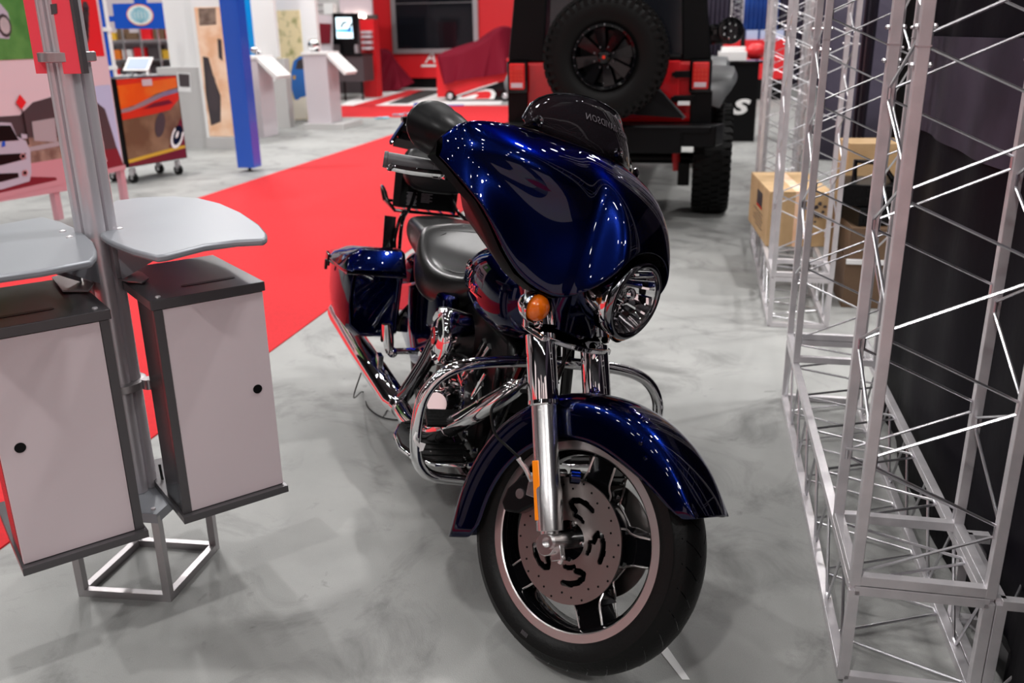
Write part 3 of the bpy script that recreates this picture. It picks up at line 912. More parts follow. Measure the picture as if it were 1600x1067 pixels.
a, b = pl.at(683, 150)[0], pl.at(800, 150)[0]; zb, zt = .09, pl.at(700, 92)[1]
mb = MB(); slabq(mb, pl, [(a, zb), (b, zb), (b, zt), (a, zt)], 1.1, off=.0); mb.build('body', 'booth_red', root, flat=True, bev=.02)
mb = MB(); Wd_ = b-a
sheet(mb, pl, [(712, 149), (745, 138), (785, 127), (800, 124), (800, 156), (712, 156)], 0, -.006)
sheet(mb, pl, [(712, 156), (716, 152), (740, 144), (760, 139), (770, 140), (775, 146), (772, 155)], 1, -.010)
sheet(mb, pl, [(722, 150), (742, 144), (759, 142), (766, 143), (768, 148), (765, 154), (722, 155)], 2, -.014)
sheet(mb, pl, [(713, 156), (720, 153), (742, 147), (748, 148), (742, 154)], 1, -.018)
sheet(mb, pl, [(714, 149), (745, 138), (778, 128), (778, 129.5), (745, 140), (714, 151)], 1, -.018)
mb.build('swoosh_graphic', ['black_gloss', 'white_wall', 'booth_red'], root, flat=True)
for x in (704, 790):
    q = pl.at(x, 151)
    mb = MB(); mb.lathe([(-.06, .05), (-.06, .115), (.06, .115), (.06, .05)], pl.P((q[0], .118), .0), GU, 24, cap=True); w_ = mb.build('wheel', 'rubber', root)
    mb = MB(); mb.lathe([(0, .068), (.01, .05), (.01, 0.01)], pl.P((q[0], .118), -.065), -GU, 20, cap=True); mb.build('wheel_cap', 'silver_trim', w_)
drape('drape_cloth', None, [gp(682, 85), gp(720, 80, -.02), gp(760, 60, -.02), gp(782, 38, .1), gp(788, 42, 1.1), gp(740, 62, 1.2), gp(690, 80, 1.1)],
      [gp(697, 130, -.12), gp(715, 126, -.14), gp(745, 121, -.14), gp(770, 118, -.14), gp(796, 112, -.1), gp(806, 104, 1.25), gp(745, 120, 1.35), gp(688, 110, 1.2)],
      'large burgundy cloth draped over the red show cart and its raised pole', 7, .035, 1.1)

# ================================================================== BACKGROUND, RIGHT
pl = gridplane(13.45)
root = empty('merchandise_counter', G(pl.at(1150, 200)[0], 13.45, 0), 'black counter behind the four wheel drive with white lettering on the front', 'counter')
a, b = pl.at(1080, 150)[0], pl.at(1183, 150)[0]; zt = pl.at(1150, 99)[1]
mb = MB(); slabq(mb, pl, [(a, 0), (b, 0), (b, zt), (a, zt)], .7); mb.build('body', 'black_satin', root, flat=True)
mb = MB(); slabq(mb, pl, [(a-.02, zt), (b+.05, zt), (b+.05, zt+.03), (a-.02, zt+.03)], .75, off=-.03); mb.build('worktop', 'black_gloss', root, flat=True)
lg = MB(); q = pl.at(1154, 168)
def tf(co): return pl.P((q[0]+co.x*1.6, q[1]+co.y), -.006-co.z)
text_mb('S', .27, .003, tf, mb=lg, shear=.25, bold=.012)
lg.build('lettering', 'white_wall', root, flat=True)
zt += .03
def crate(x0, x1, y, off, d, m, name, label, cat):
    a, b = pl.at(x0, 90)[0], pl.at(x1, 90)[0]
    o = MB(); slabq(o, pl, [(a, zt+.001), (b, zt+.001), (b, pl.at(x0, y)[1]), (a, pl.at(x0, y)[1])], d, off=off)
    return top(o.build(name, m, flat=True, bev=.004), label, cat)
crate(1122, 1167, 81, .05, .3, 'white_wall', 'white_case', 'long white case on the black counter right of the four wheel drive', 'case')
crate(1127, 1166, 74, .38, .25, 'white_wall', 'white_case', 'second white case standing behind the long white case on the black counter', 'case')
o = MB(); c = pl.P((pl.at(1181, 90)[0], zt+.005), .2)
o.sph(c+Vector((0, 0, .12)), .13, (1.1, 1, .9), 16); top(o.build('red_bag', 'booth_red'), 'round red bag with pale patches at the right end of the black counter', 'bag')
o = MB(); slab(o, pl, [(1140, 43), (1167, 44), (1166, 73), (1159, 73), (1160, 52), (1141, 51)], .1, off=.5)
top(o.build('black_stand', 'black_gloss', flat=True), 'black angular metal stand rising behind the white cases', 'stand')
pl = gridplane(22)
o = MB(); wallpart(o, pl, 1130, 1232, .45, pl.at(1180, 62)[1], .6, 0, 80); wallpart(o, pl, 1131, 1230, 0, .45, .58, .01, 80, 1)
top(o.build('red_table', ['booth_red', 'black_satin'], flat=True), 'long red covered table far behind the black counter', 'table')
for k, (x0, x1) in enumerate(((1142, 1160), (1166, 1184), (1188, 1200), (1212, 1225))):
    o = MB(); wallpart(o, pl, x0, x1, pl.at(1180, 62)[1]+.001, pl.at(1180, 47)[1], .3, .1, 60)
    top(o.build('pale_package', 'sky_print', flat=True), '%s pale blue package on the far red table, from the left' % names[k], 'package', 'packages on the far red table')
pl = gridplane(27)
def folded(pl, x0, x1, z0, z1, m, label, folds=8, amp=.06):
    a, b = pl.at(x0, 60)[0], pl.at(x1, 60)[0]
    N = folds*8
    r0 = [pl.P((a+(b-a)*i/N, z0), amp*math.sin(i/8*2*PI)) for i in range(N+1)]
    r1 = [pl.P((a+(b-a)*i/N, z1), amp*math.sin(i/8*2*PI)) for i in range(N+1)]
    mb = MB(); mb.loft([r0, r1], cap=False, open_ring=True)
    return top(mb.build('drape', m, solid=.01), label, 'drape')
folded(pl, 1100, 1162, 0, 4.5, 'purple_drape', 'dark violet backdrop curtain right behind the four wheel drive', 9)
folded(gridplane(26.8), 1160, 1214, 0, 4.5, 'blue_drape', 'bright blue backdrop curtain seen through the far truss towers', 8)
folded(pl, 1212, 1420, 0, 4.5, 'purple_drape', 'dark violet backdrop curtain right of the bright blue one', 22)
folded(pl, 800, 1102, 0, 4.5, 'dark_drape', 'dark backdrop curtain straight behind the four wheel drive', 22)
# ================================================================== MOTORCYCLE  (x forward from rear axle, y to its left, z up)
HEAD, LEAN, STEER = math.radians(-73.18), math.radians(9.64), math.radians(32.87)
BIKE_M = Matrix.Translation(Vector((.1241, 1.9195, 0))) @ Matrix.Rotation(HEAD, 4, 'Z') @ Matrix.Translation(Vector((-1.625, 0, 0))) @ Matrix.Rotation(-LEAN, 4, 'X')
bike = empty('motorcycle', (0, 0, 0), 'dark blue touring motorcycle with batwing fairing, parked on the grey floor in the foreground', 'motorcycle')
bike.matrix_world = BIKE_M
WM[bike.name] = BIKE_M
_rk = math.radians(26)
_sa = Vector((-math.sin(_rk), 0, math.cos(_rk)))
_sp = Vector((1.795, 0, 0))
_SR = Matrix.Rotation(STEER, 3, _sa)
def S(p): return _sp + _SR @ (Vector(p)-_sp)
def part(mb, name, m, parent=None, st=False, **k):
    return mb.build(name, m, parent or bike, xf=S if st else None, frame=BIKE_M, **k)
X, Y, Z = Vector((1, 0, 0)), Vector((0, 1, 0)), Vector((0, 0, 1))
FA = Vector((1.625, 0, .32))
def polar(c, r, a, y=0.0): return Vector((c.x+r*math.cos(a), y, c.z+r*math.sin(a)))

# ---- front wheel
mb = MB()
mb.lathe([(-.021, .10), (-.03, .18), (-.044, .200), (-.048, .212), (-.048, .216), (.048, .216), (.048, .212), (.044, .200), (.03, .18), (.021, .10)], FA, Y, 96)
fw_prof = [(-.052, .238), (-.052, .218), (-.046, .212)]
rim = part(mb, 'front_wheel', 'black_gloss', st=True)
# replace closed web by barrel + spokes
bpy.data.objects.remove(rim)
mb = MB()
mb.lathe([(-.050, .236), (-.048, .216), (-.030, .206), (.030, .206), (.048, .216), (.050, .236), (.046, .240), (-.046, .240), (-.050, .236)], FA, Y, 96, mi=0)
# polar plate with five windows, each side flush
def window(a, r):
    k = (a/(2*PI)*5-.27) % 1.0
    if r < .118 or r > .208: return False
    hw = .335 + .10*(r-.118)/.09*(-1 if r < .16 else 1)*.5
    return abs(k-.5) < hw - (.10 if r < .135 else 0)
NA = 240
rad = [.03, .05, .08, .105, .118, .127, .136, .15, .165, .18, .195, .208, .214]
for ri in range(len(rad)-1):
    rm = (rad[ri]+rad[ri+1])/2
    for k in range(NA):
        a0, a1 = 2*PI*k/NA, 2*PI*(k+1)/NA
        if window((a0+a1)/2, rm): continue
        vs = []
        for yy in (-.026, .026):
            yk = yy*(1+.35*(rm > .15))
            vs += [polar(FA, rad[ri], a0, yk), polar(FA, rad[ri+1], a0, yk), polar(FA, rad[ri+1], a1, yk), polar(FA, rad[ri], a1, yk)]
        fs = [(0, 1, 2, 3), (7, 6, 5, 4)]
        e = .0001
        for (i, j, q) in ((0, 1, window(a0-.013, rm)), (2, 3, window(a1+.013, rm)), (3, 0, ri and window((a0+a1)/2, (rad[ri-1]+rad[ri])/2)), (1, 2, ri < len(rad)-2 and window((a0+a1)/2, (rad[ri+1]+rad[ri+2])/2))):
            if q: fs.append((i, j, j+4, i+4))
        mb.add(vs, fs, 0)
mb.lathe([(-.05, .028), (-.05, .05), (-.03, .056), (.03, .056), (.05, .05), (.05, .028)], FA, Y, 40, cap=True)
fwheel = part(mb, 'front_wheel', 'black_gloss', st=True, ang=30)
mb = MB()
for sg in (-1, 1):
    mb.lathe([(sg*.0505, .217), (sg*.0535, .220), (sg*.0535, .243), (sg*.0500, .245)], FA, Y, 120)
part(mb, 'machined_rim_edge', 'machined_metal', fwheel, st=True)
# machined edges of the windows
mb = MB()
for w_ in range(5):
    for sg in (-1, 1):
        pts = []
        c = (w_+.5+.27)*2*PI/5
        u5 = 2*PI/5
        outl = [(.207, -.375), (.19, -.36), (.17, -.34), (.155, -.305), (.142, -.25), (.122, -.20), (.119, -.10), (.119, .10), (.122, .20), (.142, .25), (.155, .305), (.17, .34), (.19, .36), (.207, .375)]
        for (r_, t_) in outl: pts.append(polar(FA, r_, c+t_*u5, sg*(.0345 if r_ > .15 else .027)))
        mb.tube(pts, .0028, 6, smooth=3)
part(mb, 'machined_spoke_edge', 'machined_metal', fwheel, st=True)
def tire(c, R, hw, rb, name, parent, st, tread=True):
    mb = MB()
    prof = [(-.048, rb), (-.056*hw/.065, rb+.006), (-hw*.97, rb+.03), (-hw, rb+.045), (-hw*.93, R-.035), (-hw*.78, R-.018), (-hw*.5, R-.006), (-hw*.2, R-.0006), (0, R), (hw*.2, R-.0006), (hw*.5, R-.006), (hw*.78, R-.018), (hw*.93, R-.035), (hw, rb+.045), (hw*.97, rb+.03), (.056*hw/.065, rb+.006), (.048, rb)]
    mb.lathe(prof, c, Y, 128)
    o = part(mb, name, 'rubber', parent, st=st, ang=60)
    if tread:
        mb = MB()
        for k in range(34):
            a = 2*PI*k/34
            for sg in (-1, 1):
                pts = []
                for j in range(6):
                    t = j/5
                    yy = sg*hw*(.12+.72*t)*.98
                    q_ = abs(yy)/hw
                    for (ya, ra), (yb, rb2) in zip([(0, R), (.2, R-.0006), (.5, R-.006), (.78, R-.018), (.93, R-.035)], [(.2, R-.0006), (.5, R-.006), (.78, R-.018), (.93, R-.035), (1, R-.06)]):
                        if ya <= q_ <= yb: rr_ = ra+(rb2-ra)*(q_-ya)/(yb-ya)
                    rr_ -= .0006
                    pts.append(polar(c, rr_, a+.10*t*1.4+(.09 if sg > 0 else 0), yy))
                mb.tube(pts, .0016, 4)
        part(mb, 'tread_groove', 'black_gloss', o, st=st)
    return o
ft = tire(FA, .3195, .066, .236, 'tire', fwheel, True)
mb = MB()
def tf(co): return FA + Vector((math.sin(co.x/.268)*(.268+co.y), -.0655, -math.cos(co.x/.268)*(.268+co.y)))
text_mb('|||||||', .012, .0005, lambda co: tf(Vector((co.x-.02, co.y, 0))), mb=mb)
part(mb, 'sidewall_marking', 'grey_print', fwheel, st=True, flat=True)
# discs
def disc(y, st, c=FA, parent=None, R0=.150):
    mb = MB()
    NA = 300
    rads = [.048, .054]+[.056+.002*q for q in range(28)]+[.116, .13, R0]
    slots = []
    for q in range(5):
        a_ = 2*PI*q/5
        def pp(r_, d_): return (r_*math.cos(a_+math.radians(d_)), r_*math.sin(a_+math.radians(d_)))
        slots.append(([pp(.101, 0), pp(.102, 12), pp(.101, 24), pp(.096, 34), pp(.088, 38), pp(.080, 34), pp(.074, 26)], .0078))
        slots.append(([pp(.063, 0), pp(.064, 12), pp(.063, 24)], .0060))
    def cut(a, r):
        if r > .112 or r < .054: return False
        px_, pz_ = r*math.cos(a), r*math.sin(a)
        for pts_, w2 in slots:
            for (x1, z1), (x2, z2) in zip(pts_, pts_[1:]):
                dx, dz = x2-x1, z2-z1
                t_ = max(0, min(1, ((px_-x1)*dx+(pz_-z1)*dz)/(dx*dx+dz*dz)))
                if (px_-x1-dx*t_)**2+(pz_-z1-dz*t_)**2 < w2*w2: return True
        return False
    for ri in range(len(rads)-1):
        rm = (rads[ri]+rads[ri+1])/2
        for k in range(NA):
            a0, a1 = 2*PI*k/NA, 2*PI*(k+1)/NA
            if cut((a0+a1)/2, rm): continue
            vs = []
            for yy in (y-.0025, y+.0025):
                vs += [polar(c, rads[ri], a0, yy), polar(c, rads[ri+1], a0, yy), polar(c, rads[ri+1], a1, yy), polar(c, rads[ri], a1, yy)]
            fs = [(0, 1, 2, 3), (7, 6, 5, 4)]
            if ri == len(rads)-2: fs.append((1, 2, 6, 5))
            mb.add(vs, fs, 0)
    mb.lathe([(y-.0025, R0), (y+.0025, R0)], c, Y, NA)
    o = part(mb, 'brake_disc', 'rotor_steel', parent, st=st, ang=30)
    sg = -1 if y < 0 else 1
    mb = MB()
    for k in range(30):
        a = 2*PI*k/30
        for rr_ in ((.124, .133, .142)[k % 3],):
            mb.lathe([(y+sg*.0026, .0028), (y+sg*.0034, .0028)], Vector((c.x+rr_*math.cos(a), 0, c.z+rr_*math.sin(a))), Y, 8, cap=True)
    part(mb, 'drilled_hole', 'black_satin', o, st=st)
    mb = MB()
    for k in range(5):
        a = 2*PI*k/5+.3
        q = Vector((c.x+.044*math.cos(a), y, c.z+.044*math.sin(a)))
        mb.lathe([(0, .007), (sg*.007, .006)], q, Y, 10, cap=True)
    part(mb, 'disc_bolt', 'chrome', o, st=st)
    return o
disc(-.068, True, FA, fwheel); disc(.068, True, FA, fwheel)
mb = MB(); mb.lathe([(-.158, .012), (-.158, .0165), (-.150, .0165), (-.150, .020), (-.09, .020), (.09, .020), (.15, .0165), (.158, .0165), (.158, .012), (-.158, .012)], FA, Y, 24)
part(mb, 'axle', 'satin_aluminium', fwheel, st=True)

# ---- fork
def fk(z, y, dx=0): return Vector((1.616+(.308-z)*.56+dx, y, z))
FY = .122
for sg in (-1, 1):
    mb = MB()
    a, b = fk(.60, sg*FY), fk(.335, sg*FY)
    mb.tube([fk(.615, sg*FY), fk(.43, sg*FY), fk(.42, sg*FY), fk(.335, sg*FY)], [.031, .031, .034, .033], 28)
    mb.tube([fk(.345, sg*FY), fk(.290, sg*FY)], [.024, .022], 20)
    mb.lathe([(-.024, .026), (.024, .026)], fk(.308, sg*FY), Y, 24, cap=True)
    mb.bar(fk(.44, sg*FY, -.03), fk(.385, sg*FY, -.05), .02, .035)
    mb.lathe([(0, .010), (-sg*.035, .010)], fk(.46, sg*(FY-.02), .015), Y, 14, cap=True)
    fl = part(mb, 'fork_slider', 'satin_aluminium', st=True, bev=.0015)
    mb = MB()
    mb.bar(fk(.33, sg*FY, .018), fk(.285, sg*FY, .024), .018, .03)
    mb.lathe([(-.01, .007), (.012, .007)], fk(.290, sg*(FY+.0), .032), Z, 10, cap=True)
    part(mb, 'pinch_clamp', 'satin_aluminium', fl, st=True, bev=.002)
    mb = MB()
    mb.tube([fk(.748, sg*FY), fk(.600, sg*FY), fk(.595, sg*FY)], [.0375, .0375, .034], 36)
    mb.tube([fk(.765, sg*FY), fk(.80, sg*FY), fk(.86, sg*FY)], [.043, .041, .034], 36)
    mb.tube([fk(.606, sg*FY), fk(.598, sg*FY)], [.0385, .0385], 36)
    part(mb, 'fork_cover', 'chrome', st=True)
    if True:
        # reflector on the outer side of the slider
        mb = MB()
        a, b = fk(.475, sg*(FY+.026), -.012), fk(.352, sg*(FY+.026), -.012)
        mb.bar(a, b, .020, .012, up=Y)
        part(mb, 'amber_reflector', 'amber_reflector', st=True, bev=.002)['label'] = 'orange side reflector strip'
# caliper
for sg in (-1, 1):
    mb = MB()
    c = Vector((1.495, sg*.082, .372))
    out = [(-.068, -.050), (-.050, -.066), (-.01, -.052), (.03, -.006), (.050, .045), (.040, .078), (.0, .070), (-.040, .035), (-.066, -.01)]
    q = [Vector((c.x+a, sg*.060, c.z+b)) for a, b in out]
    mb.prism(q, (0, sg*.046, 0))
    cal = part(mb, 'brake_caliper', 'black_satin', st=True, bev=.006)
    mb = MB(); mb.lathe([(0, .0135), (sg*.004, .0125)], Vector((c.x-.022, sg*.106, c.z-.004)), Y, 24, cap=True)
    part(mb, 'caliper_medallion', 'satin_aluminium', cal, st=True)
    mb = MB()
    for (a, b) in ((.036, .058), (.045, -.012)):
        mb.lathe([(0, .010), (sg*.014, .008)], Vector((c.x+a, sg*.100, c.z+b)), Y, 12, cap=True)
        mb.bar(Vector((c.x+a, sg*.105, c.z+b)), Vector((c.x+a+.03, sg*.112, c.z+b-.0)), .018, .012)
    part(mb, 'caliper_bolt', 'satin_aluminium', cal, st=True)
# brake line
mb = MB()
mb.tube([(1.40, -.02, .737), (1.415, -.06, .69), (1.400, -.12, .647), (1.38, -.165, .595), (1.363, -.19, .554), (1.373, -.195, .524), (1.402, -.19, .49), (1.444, -.18, .476), (1.479, -.16, .459), (1.499, -.14, .431), (1.51, -.12, .415)], .0036, 8, smooth=5)
bl_ = part(mb, 'brake_line', 'rubber', st=True)
mb = MB(); mb.tube([(1.470, -.166, .462), (1.490, -.15, .445), (1.505, -.13, .420)], .0066, 8)
part(mb, 'brake_line_fitting', 'satin_aluminium', bl_, st=True)
mb = MB(); mb.tube([(1.33, .03, .76), (1.36, .03, .68), (1.33, .05, .60), (1.24, .06, .56)], .006, 8, smooth=5)
part(mb, 'brake_line', 'rubber', st=True)

# ---- front fender
mb = MB()
angs = [36, 39, 44, 52, 62, 75, 90, 105, 120, 135, 150, 165, 180, 192, 200, 205, 207]
rings = []
for i, a in enumerate(angs):
    t = i/(len(angs)-1)
    ar = math.radians(a)
    R = .366 + (.002*(1-t/.35)**2 if t < .35 else 0) + (.034*((t-.55)/.45)**2 if t > .55 else 0)
    sk = .122*(.36+.64*t/.30) if t < .30 else .122
    if t > .93: sk *= .85
    w_ = .093*(1 if .03 < t < .97 else .93)
    ring = [(-w_*.985, R-sk), (-w_, R-sk*.6), (-w_*.985, R-sk*.30), (-w_*.86, R-.018), (-w_*.55, R-.004), (0, R), (w_*.55, R-.004), (w_*.86, R-.018), (w_*.985, R-sk*.30), (w_, R-sk*.6), (w_*.985, R-sk)]
    rings.append([Vector((FA.x+r*math.cos(ar), y, FA.z+r*math.sin(ar))) for y, r in ring])
mb.loft(rings, cap=False, open_ring=True)
ff = part(mb, 'front_fender', 'navy_paint', st=True, sub=2, solid=.004)
mb = MB()
for sg in (-1, 1):
    mb.tube([Vector((1.60, sg*.085, .475)), Vector((1.585, sg*.10, .47))], .018, 12)
part(mb, 'fender_mount', 'navy_paint', ff, st=True)
mb = MB()
for (a, r_) in ((72, .315), (66, .300)):
    mb.lathe([(0, .005), (-.004, .004)], Vector((FA.x+r_*math.cos(math.radians(a)), -.093, FA.z+r_*math.sin(math.radians(a)))), Y, 10, cap=True)
part(mb, 'fender_bolt', 'chrome', ff, st=True)

# ---- triple tree, nacelle, signal bar
mb = MB()
out = [(1.325, -.152), (1.36, -.166), (1.405, -.155), (1.425, -.07), (1.43, 0), (1.425, .07), (1.405, .155), (1.36, .166), (1.325, .152), (1.30, 0)]
mb.prism([Vector((x, y, .750-(x-1.35)*.15)) for x, y in out], (0, 0, .014))
tr = part(mb, 'fork_bracket', 'chrome', st=True, bev=.003)
mb = MB()
rings = []
for (z, xf_, xb, hw) in ((.775, 1.40, 1.26, .095), (.82, 1.39, 1.22, .11), (.87, 1.40, 1.18, .12), (.93, 1.40, 1.15, .12), (1.0, 1.38, 1.12, .12)):
    xm, hx = (xf_+xb)/2, (xf_-xb)/2
    rings.append([Vector((xm+hx*math.copysign(abs(math.cos(t))**.6, math.cos(t)), hw*math.copysign(abs(math.sin(t))**.6, math.sin(t)), z)) for t in [2*PI*k/20 for k in range(20)]])
mb.loft(rings)
part(mb, 'fork_nacelle', 'navy_paint', st=True, ang=60)
for sg in (-1, 1):
    mb = MB()
    mb.tube([Vector((1.335, sg*.10, .80)), Vector((1.345, sg*.155, .808)), Vector((1.365, sg*.185, .812))], [.022, .018, .016], 14, smooth=3)
    mb.lathe([(-.012, .004), (-.008, .022), (.01, .036), (.028, .041), (.034, .040)], Vector((1.35, sg*.196, .815)), Vector((1, sg*-.05, 0)), 28)
    ts = part(mb, 'turn_signal', 'chrome', st=True)
    ts['label'] = 'chrome front turn signal with orange lens'
    mb = MB()
    mb.lathe([(.030, .033), (.040, .0325), (.050, .029), (.060, .018), (.064, .002)], Vector((1.35, sg*.196, .815)), Vector((1, sg*-.05, 0)), 28, cap=True)
    part(mb, 'signal_lens', 'amber', ts, st=True)
    mb = MB(); mb.lathe([(0, .013), (-sg*-.010, .011)], Vector((1.375, sg*.150, .775)), Y, 14, cap=True); mb.bar((1.372, sg*.150, .775), (1.372, sg*.150, .82), .03, .012)
    part(mb, 'signal_bracket', 'chrome', ts, st=True, bev=.002)

# ---- headlight
HC = Vector((1.507, 0, .908))
HX = Vector((1, 0, -.03)).normalized()
mb = MB()
mb.lathe([(-.13, .060), (-.11, .082), (-.07, .096), (-.03, .101), (-.012, .102), (-.006, .100)], HC, HX, 64)
hl = part(mb, 'headlight', 'chrome', st=True, ang=60)
mb = MB()
mb.lathe([(-.008, .101), (.002, .1025), (.010, .100), (.014, .094), (.013, .088), (.006, .085), (-.008, .086)], HC, HX, 64)
part(mb, 'trim_ring', 'dark_chrome', hl, st=True, ang=60)
mb = MB()
prof = [(-.075, .010), (-.068, .028), (-.052, .050), (-.028, .070), (-.002, .086)]
n = 24
rings = []
for (a_, r_) in prof:
    ring = []
    for k in range(96):
        t = 2*PI*k/96
        rr_ = r_*(1-.05*(k % 8 > 3)*(r_ < .08))
        ring.append(HC+HX*a_+Vector((0, 0, 0))+Y*math.cos(t)*rr_+Z*math.sin(t)*rr_)
    rings.append(ring)
mb.loft(rings, cap=False)
part(mb, 'reflector_bowl', 'chrome', hl, st=True, ang=12)
mb = MB(); mb.sph(HC+HX*-.018+Z*.012, .017, n=16); mb.tube([HC+HX*-.07, HC+HX*-.02], .011, 12)
part(mb, 'bulb', 'chrome', hl, st=True)
mb = MB(); mb.lathe([(0, .009), (.003, .009)], HC+HX*-.004+Y*.042+Z*.006, HX, 16, cap=True)
part(mb, 'bulb_shield', 'black_satin', hl, st=True)
mb = MB()
for k in range(9):
    zz = -.072+k*.0165
    hw = math.sqrt(max(.0001, .080**2-zz**2))
    if zz < 0: mb.bar(HC+HX*-.012+Y*(-hw*.15+zz*.2)+Z*zz, HC+HX*-.035+Y*(hw*.5)+Z*(zz*.4+.004), .006)
part(mb, 'reflector_rib', 'chrome', hl, st=True)
mb = MB()
mb.lathe([(.008, .0855), (.015, .070), (.020, .045), (.0225, .02), (.023, .001)], HC, HX, 48, cap=True)
part(mb, 'headlight_lens', 'clear_glass', hl, st=True)

# ---- batwing fairing
ST = [  # y, top(x,z), ctrl(x,z), bottom(x,z)
    (0.0, 1.292, 1.222, 1.478, 1.180, 1.522, 1.030),
    (.045, 1.288, 1.222, 1.478, 1.178, 1.522, 1.026),
    (.085, 1.276, 1.222, 1.476, 1.174, 1.520, 1.006),
    (.113, 1.264, 1.221, 1.478, 1.160, 1.522, .968),
    (.130, 1.256, 1.220, 1.480, 1.145, 1.492, .914),
    (.150, 1.244, 1.219, 1.486, 1.130, 1.448, .868),
    (.185, 1.226, 1.217, 1.492, 1.115, 1.430, .850),
    (.225, 1.206, 1.213, 1.480, 1.100, 1.390, .854),
    (.265, 1.190, 1.208, 1.446, 1.094, 1.352, .874),
    (.300, 1.178, 1.202, 1.396, 1.090, 1.320, .912),
    (.335, 1.164, 1.192, 1.336, 1.090, 1.286, .962),
    (.365, 1.148, 1.180, 1.272, 1.092, 1.252, 1.000),
    (.388, 1.138, 1.166, 1.220, 1.092, 1.208, 1.026),
    (.400, 1.126, 1.144, 1.170, 1.092, 1.158, 1.052),
    (.406, 1.106, 1.116, 1.122, 1.092, 1.118, 1.068),
]
FULL = [(-s[0],)+s[1:] for s in ST[:0:-1]] + ST
TT = [0, .12, .25, .38, .5, .62, .74, .86, .94, 1.0]
rows = []
for t in TT:
    row = []
    for (y, xt, zt_, xc0, zc0, xb, zb_) in FULL:
        a, b, c = (1-t)**2, 2*t*(1-t), t*t
        wy = max(0.0, 1-((abs(y)-.255)/.145)**2)
        xc = xc0+.045*wy
        zc = zc0+.012*wy
        dent = .054*wy*math.sin(PI*((t-.32)/.68)**.9) if t > .32 else 0.0
        ay_ = abs(y)-dent*.55
        row.append(Vector((a*xt+b*xc+c*xb-dent, math.copysign(ay_, y) if y else 0.0, a*zt_+b*zc+c*zb_)))
    rows.append(row)
# top lip turned under the screen, bottom lip turned back
topl = [p+Vector((-.014, 0, -.010)) for p in rows[0]]
botl = [p+Vector((-.012, -math.copysign(.004, p.y), .004)) for p in rows[-1]]
botl2 = [p+Vector((-.030, -math.copysign(.010, p.y), .008)) for p in rows[-1]]
mb = MB(); mb.loft([topl]+rows+[botl, botl2], cap=False, open_ring=True)
fair = part(mb, 'fairing', 'navy_paint', st=True, sub=2, ang=180)
# inner fairing
loop = rows[0]+rows[-1][::-1]
def shr(p, k, dx):
    c = Vector((1.1, 0, 1.06))
    q = c+(p-c)*k
    return Vector((min(q.x, 1.42)+dx, q.y, q.z))
r1 = [p+Vector((-.018, -p.y*.014, -.014 if i < len(rows[0]) else 0)) for i, p in enumerate(loop)]
r2 = [Vector((max(1.06, p.x-.045), p.y*(.985 if i >= len(rows[0]) else .93), p.z+(-.008 if i >= len(rows[0]) else -.03))) for i, p in enumerate(loop)]
r3 = [Vector((1.06+.1*(abs(p.y) < .2)*(i >= len(rows[0])), p.y*.72, 1.08+(p.z-1.08)*.62)) for i, p in enumerate(loop)]
mb = MB(); mb.loft([r1, r2, r3], cap=False); mb.poly([p for p in r3])
part(mb, 'inner_fairing', 'black_plastic', st=True, ang=50)
# windshield
base, topr = [], []
NW = 24
for k in range(NW+1):
    y = -.262+.524*k/NW
    ay = abs(y)
    # surface top edge interpolation
    for i in range(len(ST)-1):
        if ST[i][0] <= ay <= ST[i+1][0]:
            f = (ay-ST[i][0])/(ST[i+1][0]-ST[i][0]); bx = ST[i][1]*(1-f)+ST[i+1][1]*f; bz = ST[i][2]*(1-f)+ST[i+1][2]*f
    h = math.sqrt(max(0, 1-(ay/.264)**2.4))
    base.append(Vector((bx+.010, y, bz-.002)))
    topr.append(Vector((bx+.010-.080*h, y*(1-.10*h), bz+.125*h)))
rws = []
for j in range(7):
    t = j/6
    rws.append([base[i].lerp(topr[i], t)+Vector((.012*math.sin(PI*t), 0, 0)) for i in range(NW+1)])
mb = MB(); mb.loft(rws, cap=False, open_ring=True)
ws = part(mb, 'windshield', 'smoked_screen', st=True, solid=.004, ang=60)
mb = MB()
mb.tube([p for p in rws[-1]], .0028, 6)
part(mb, 'screen_edge', 'dark_chrome', ws, st=True)
mb = MB()
def wtf(co):
    s = co.x; ay = s
    k = (ay+.262)/.524*NW
    i = max(0, min(NW-1, int(k))); f = k-i
    t = .45+co.y/.12
    b_ = base[i].lerp(base[i+1], f); t_ = topr[i].lerp(topr[i+1], f)
    return b_.lerp(t_, t)+Vector((.012*math.sin(PI*t)+.003+co.z, 0, 0))
text_mb('HARLEY-DAVIDSON', .022, .0004, lambda co: wtf(Vector((-co.x, co.y+.020, co.z))), mb=mb, space=1.1)
part(mb, 'screen_lettering', 'faint_print', ws, st=True, flat=True)
for y in (-.232, 0, .232):
    k = (y+.262)/.524*NW; i = int(k)
    b_ = base[i].lerp(base[i+1], k-i)
    mb = MB(); mb.lathe([(-.004, .014), (.006, .014), (.008, .009), (.004, .006)], b_+Vector((.004, 0, .020)), Vector((1, y*1.2, .45)), 18, cap=True)
    part(mb, 'screen_screw', 'dark_chrome', ws, st=True)

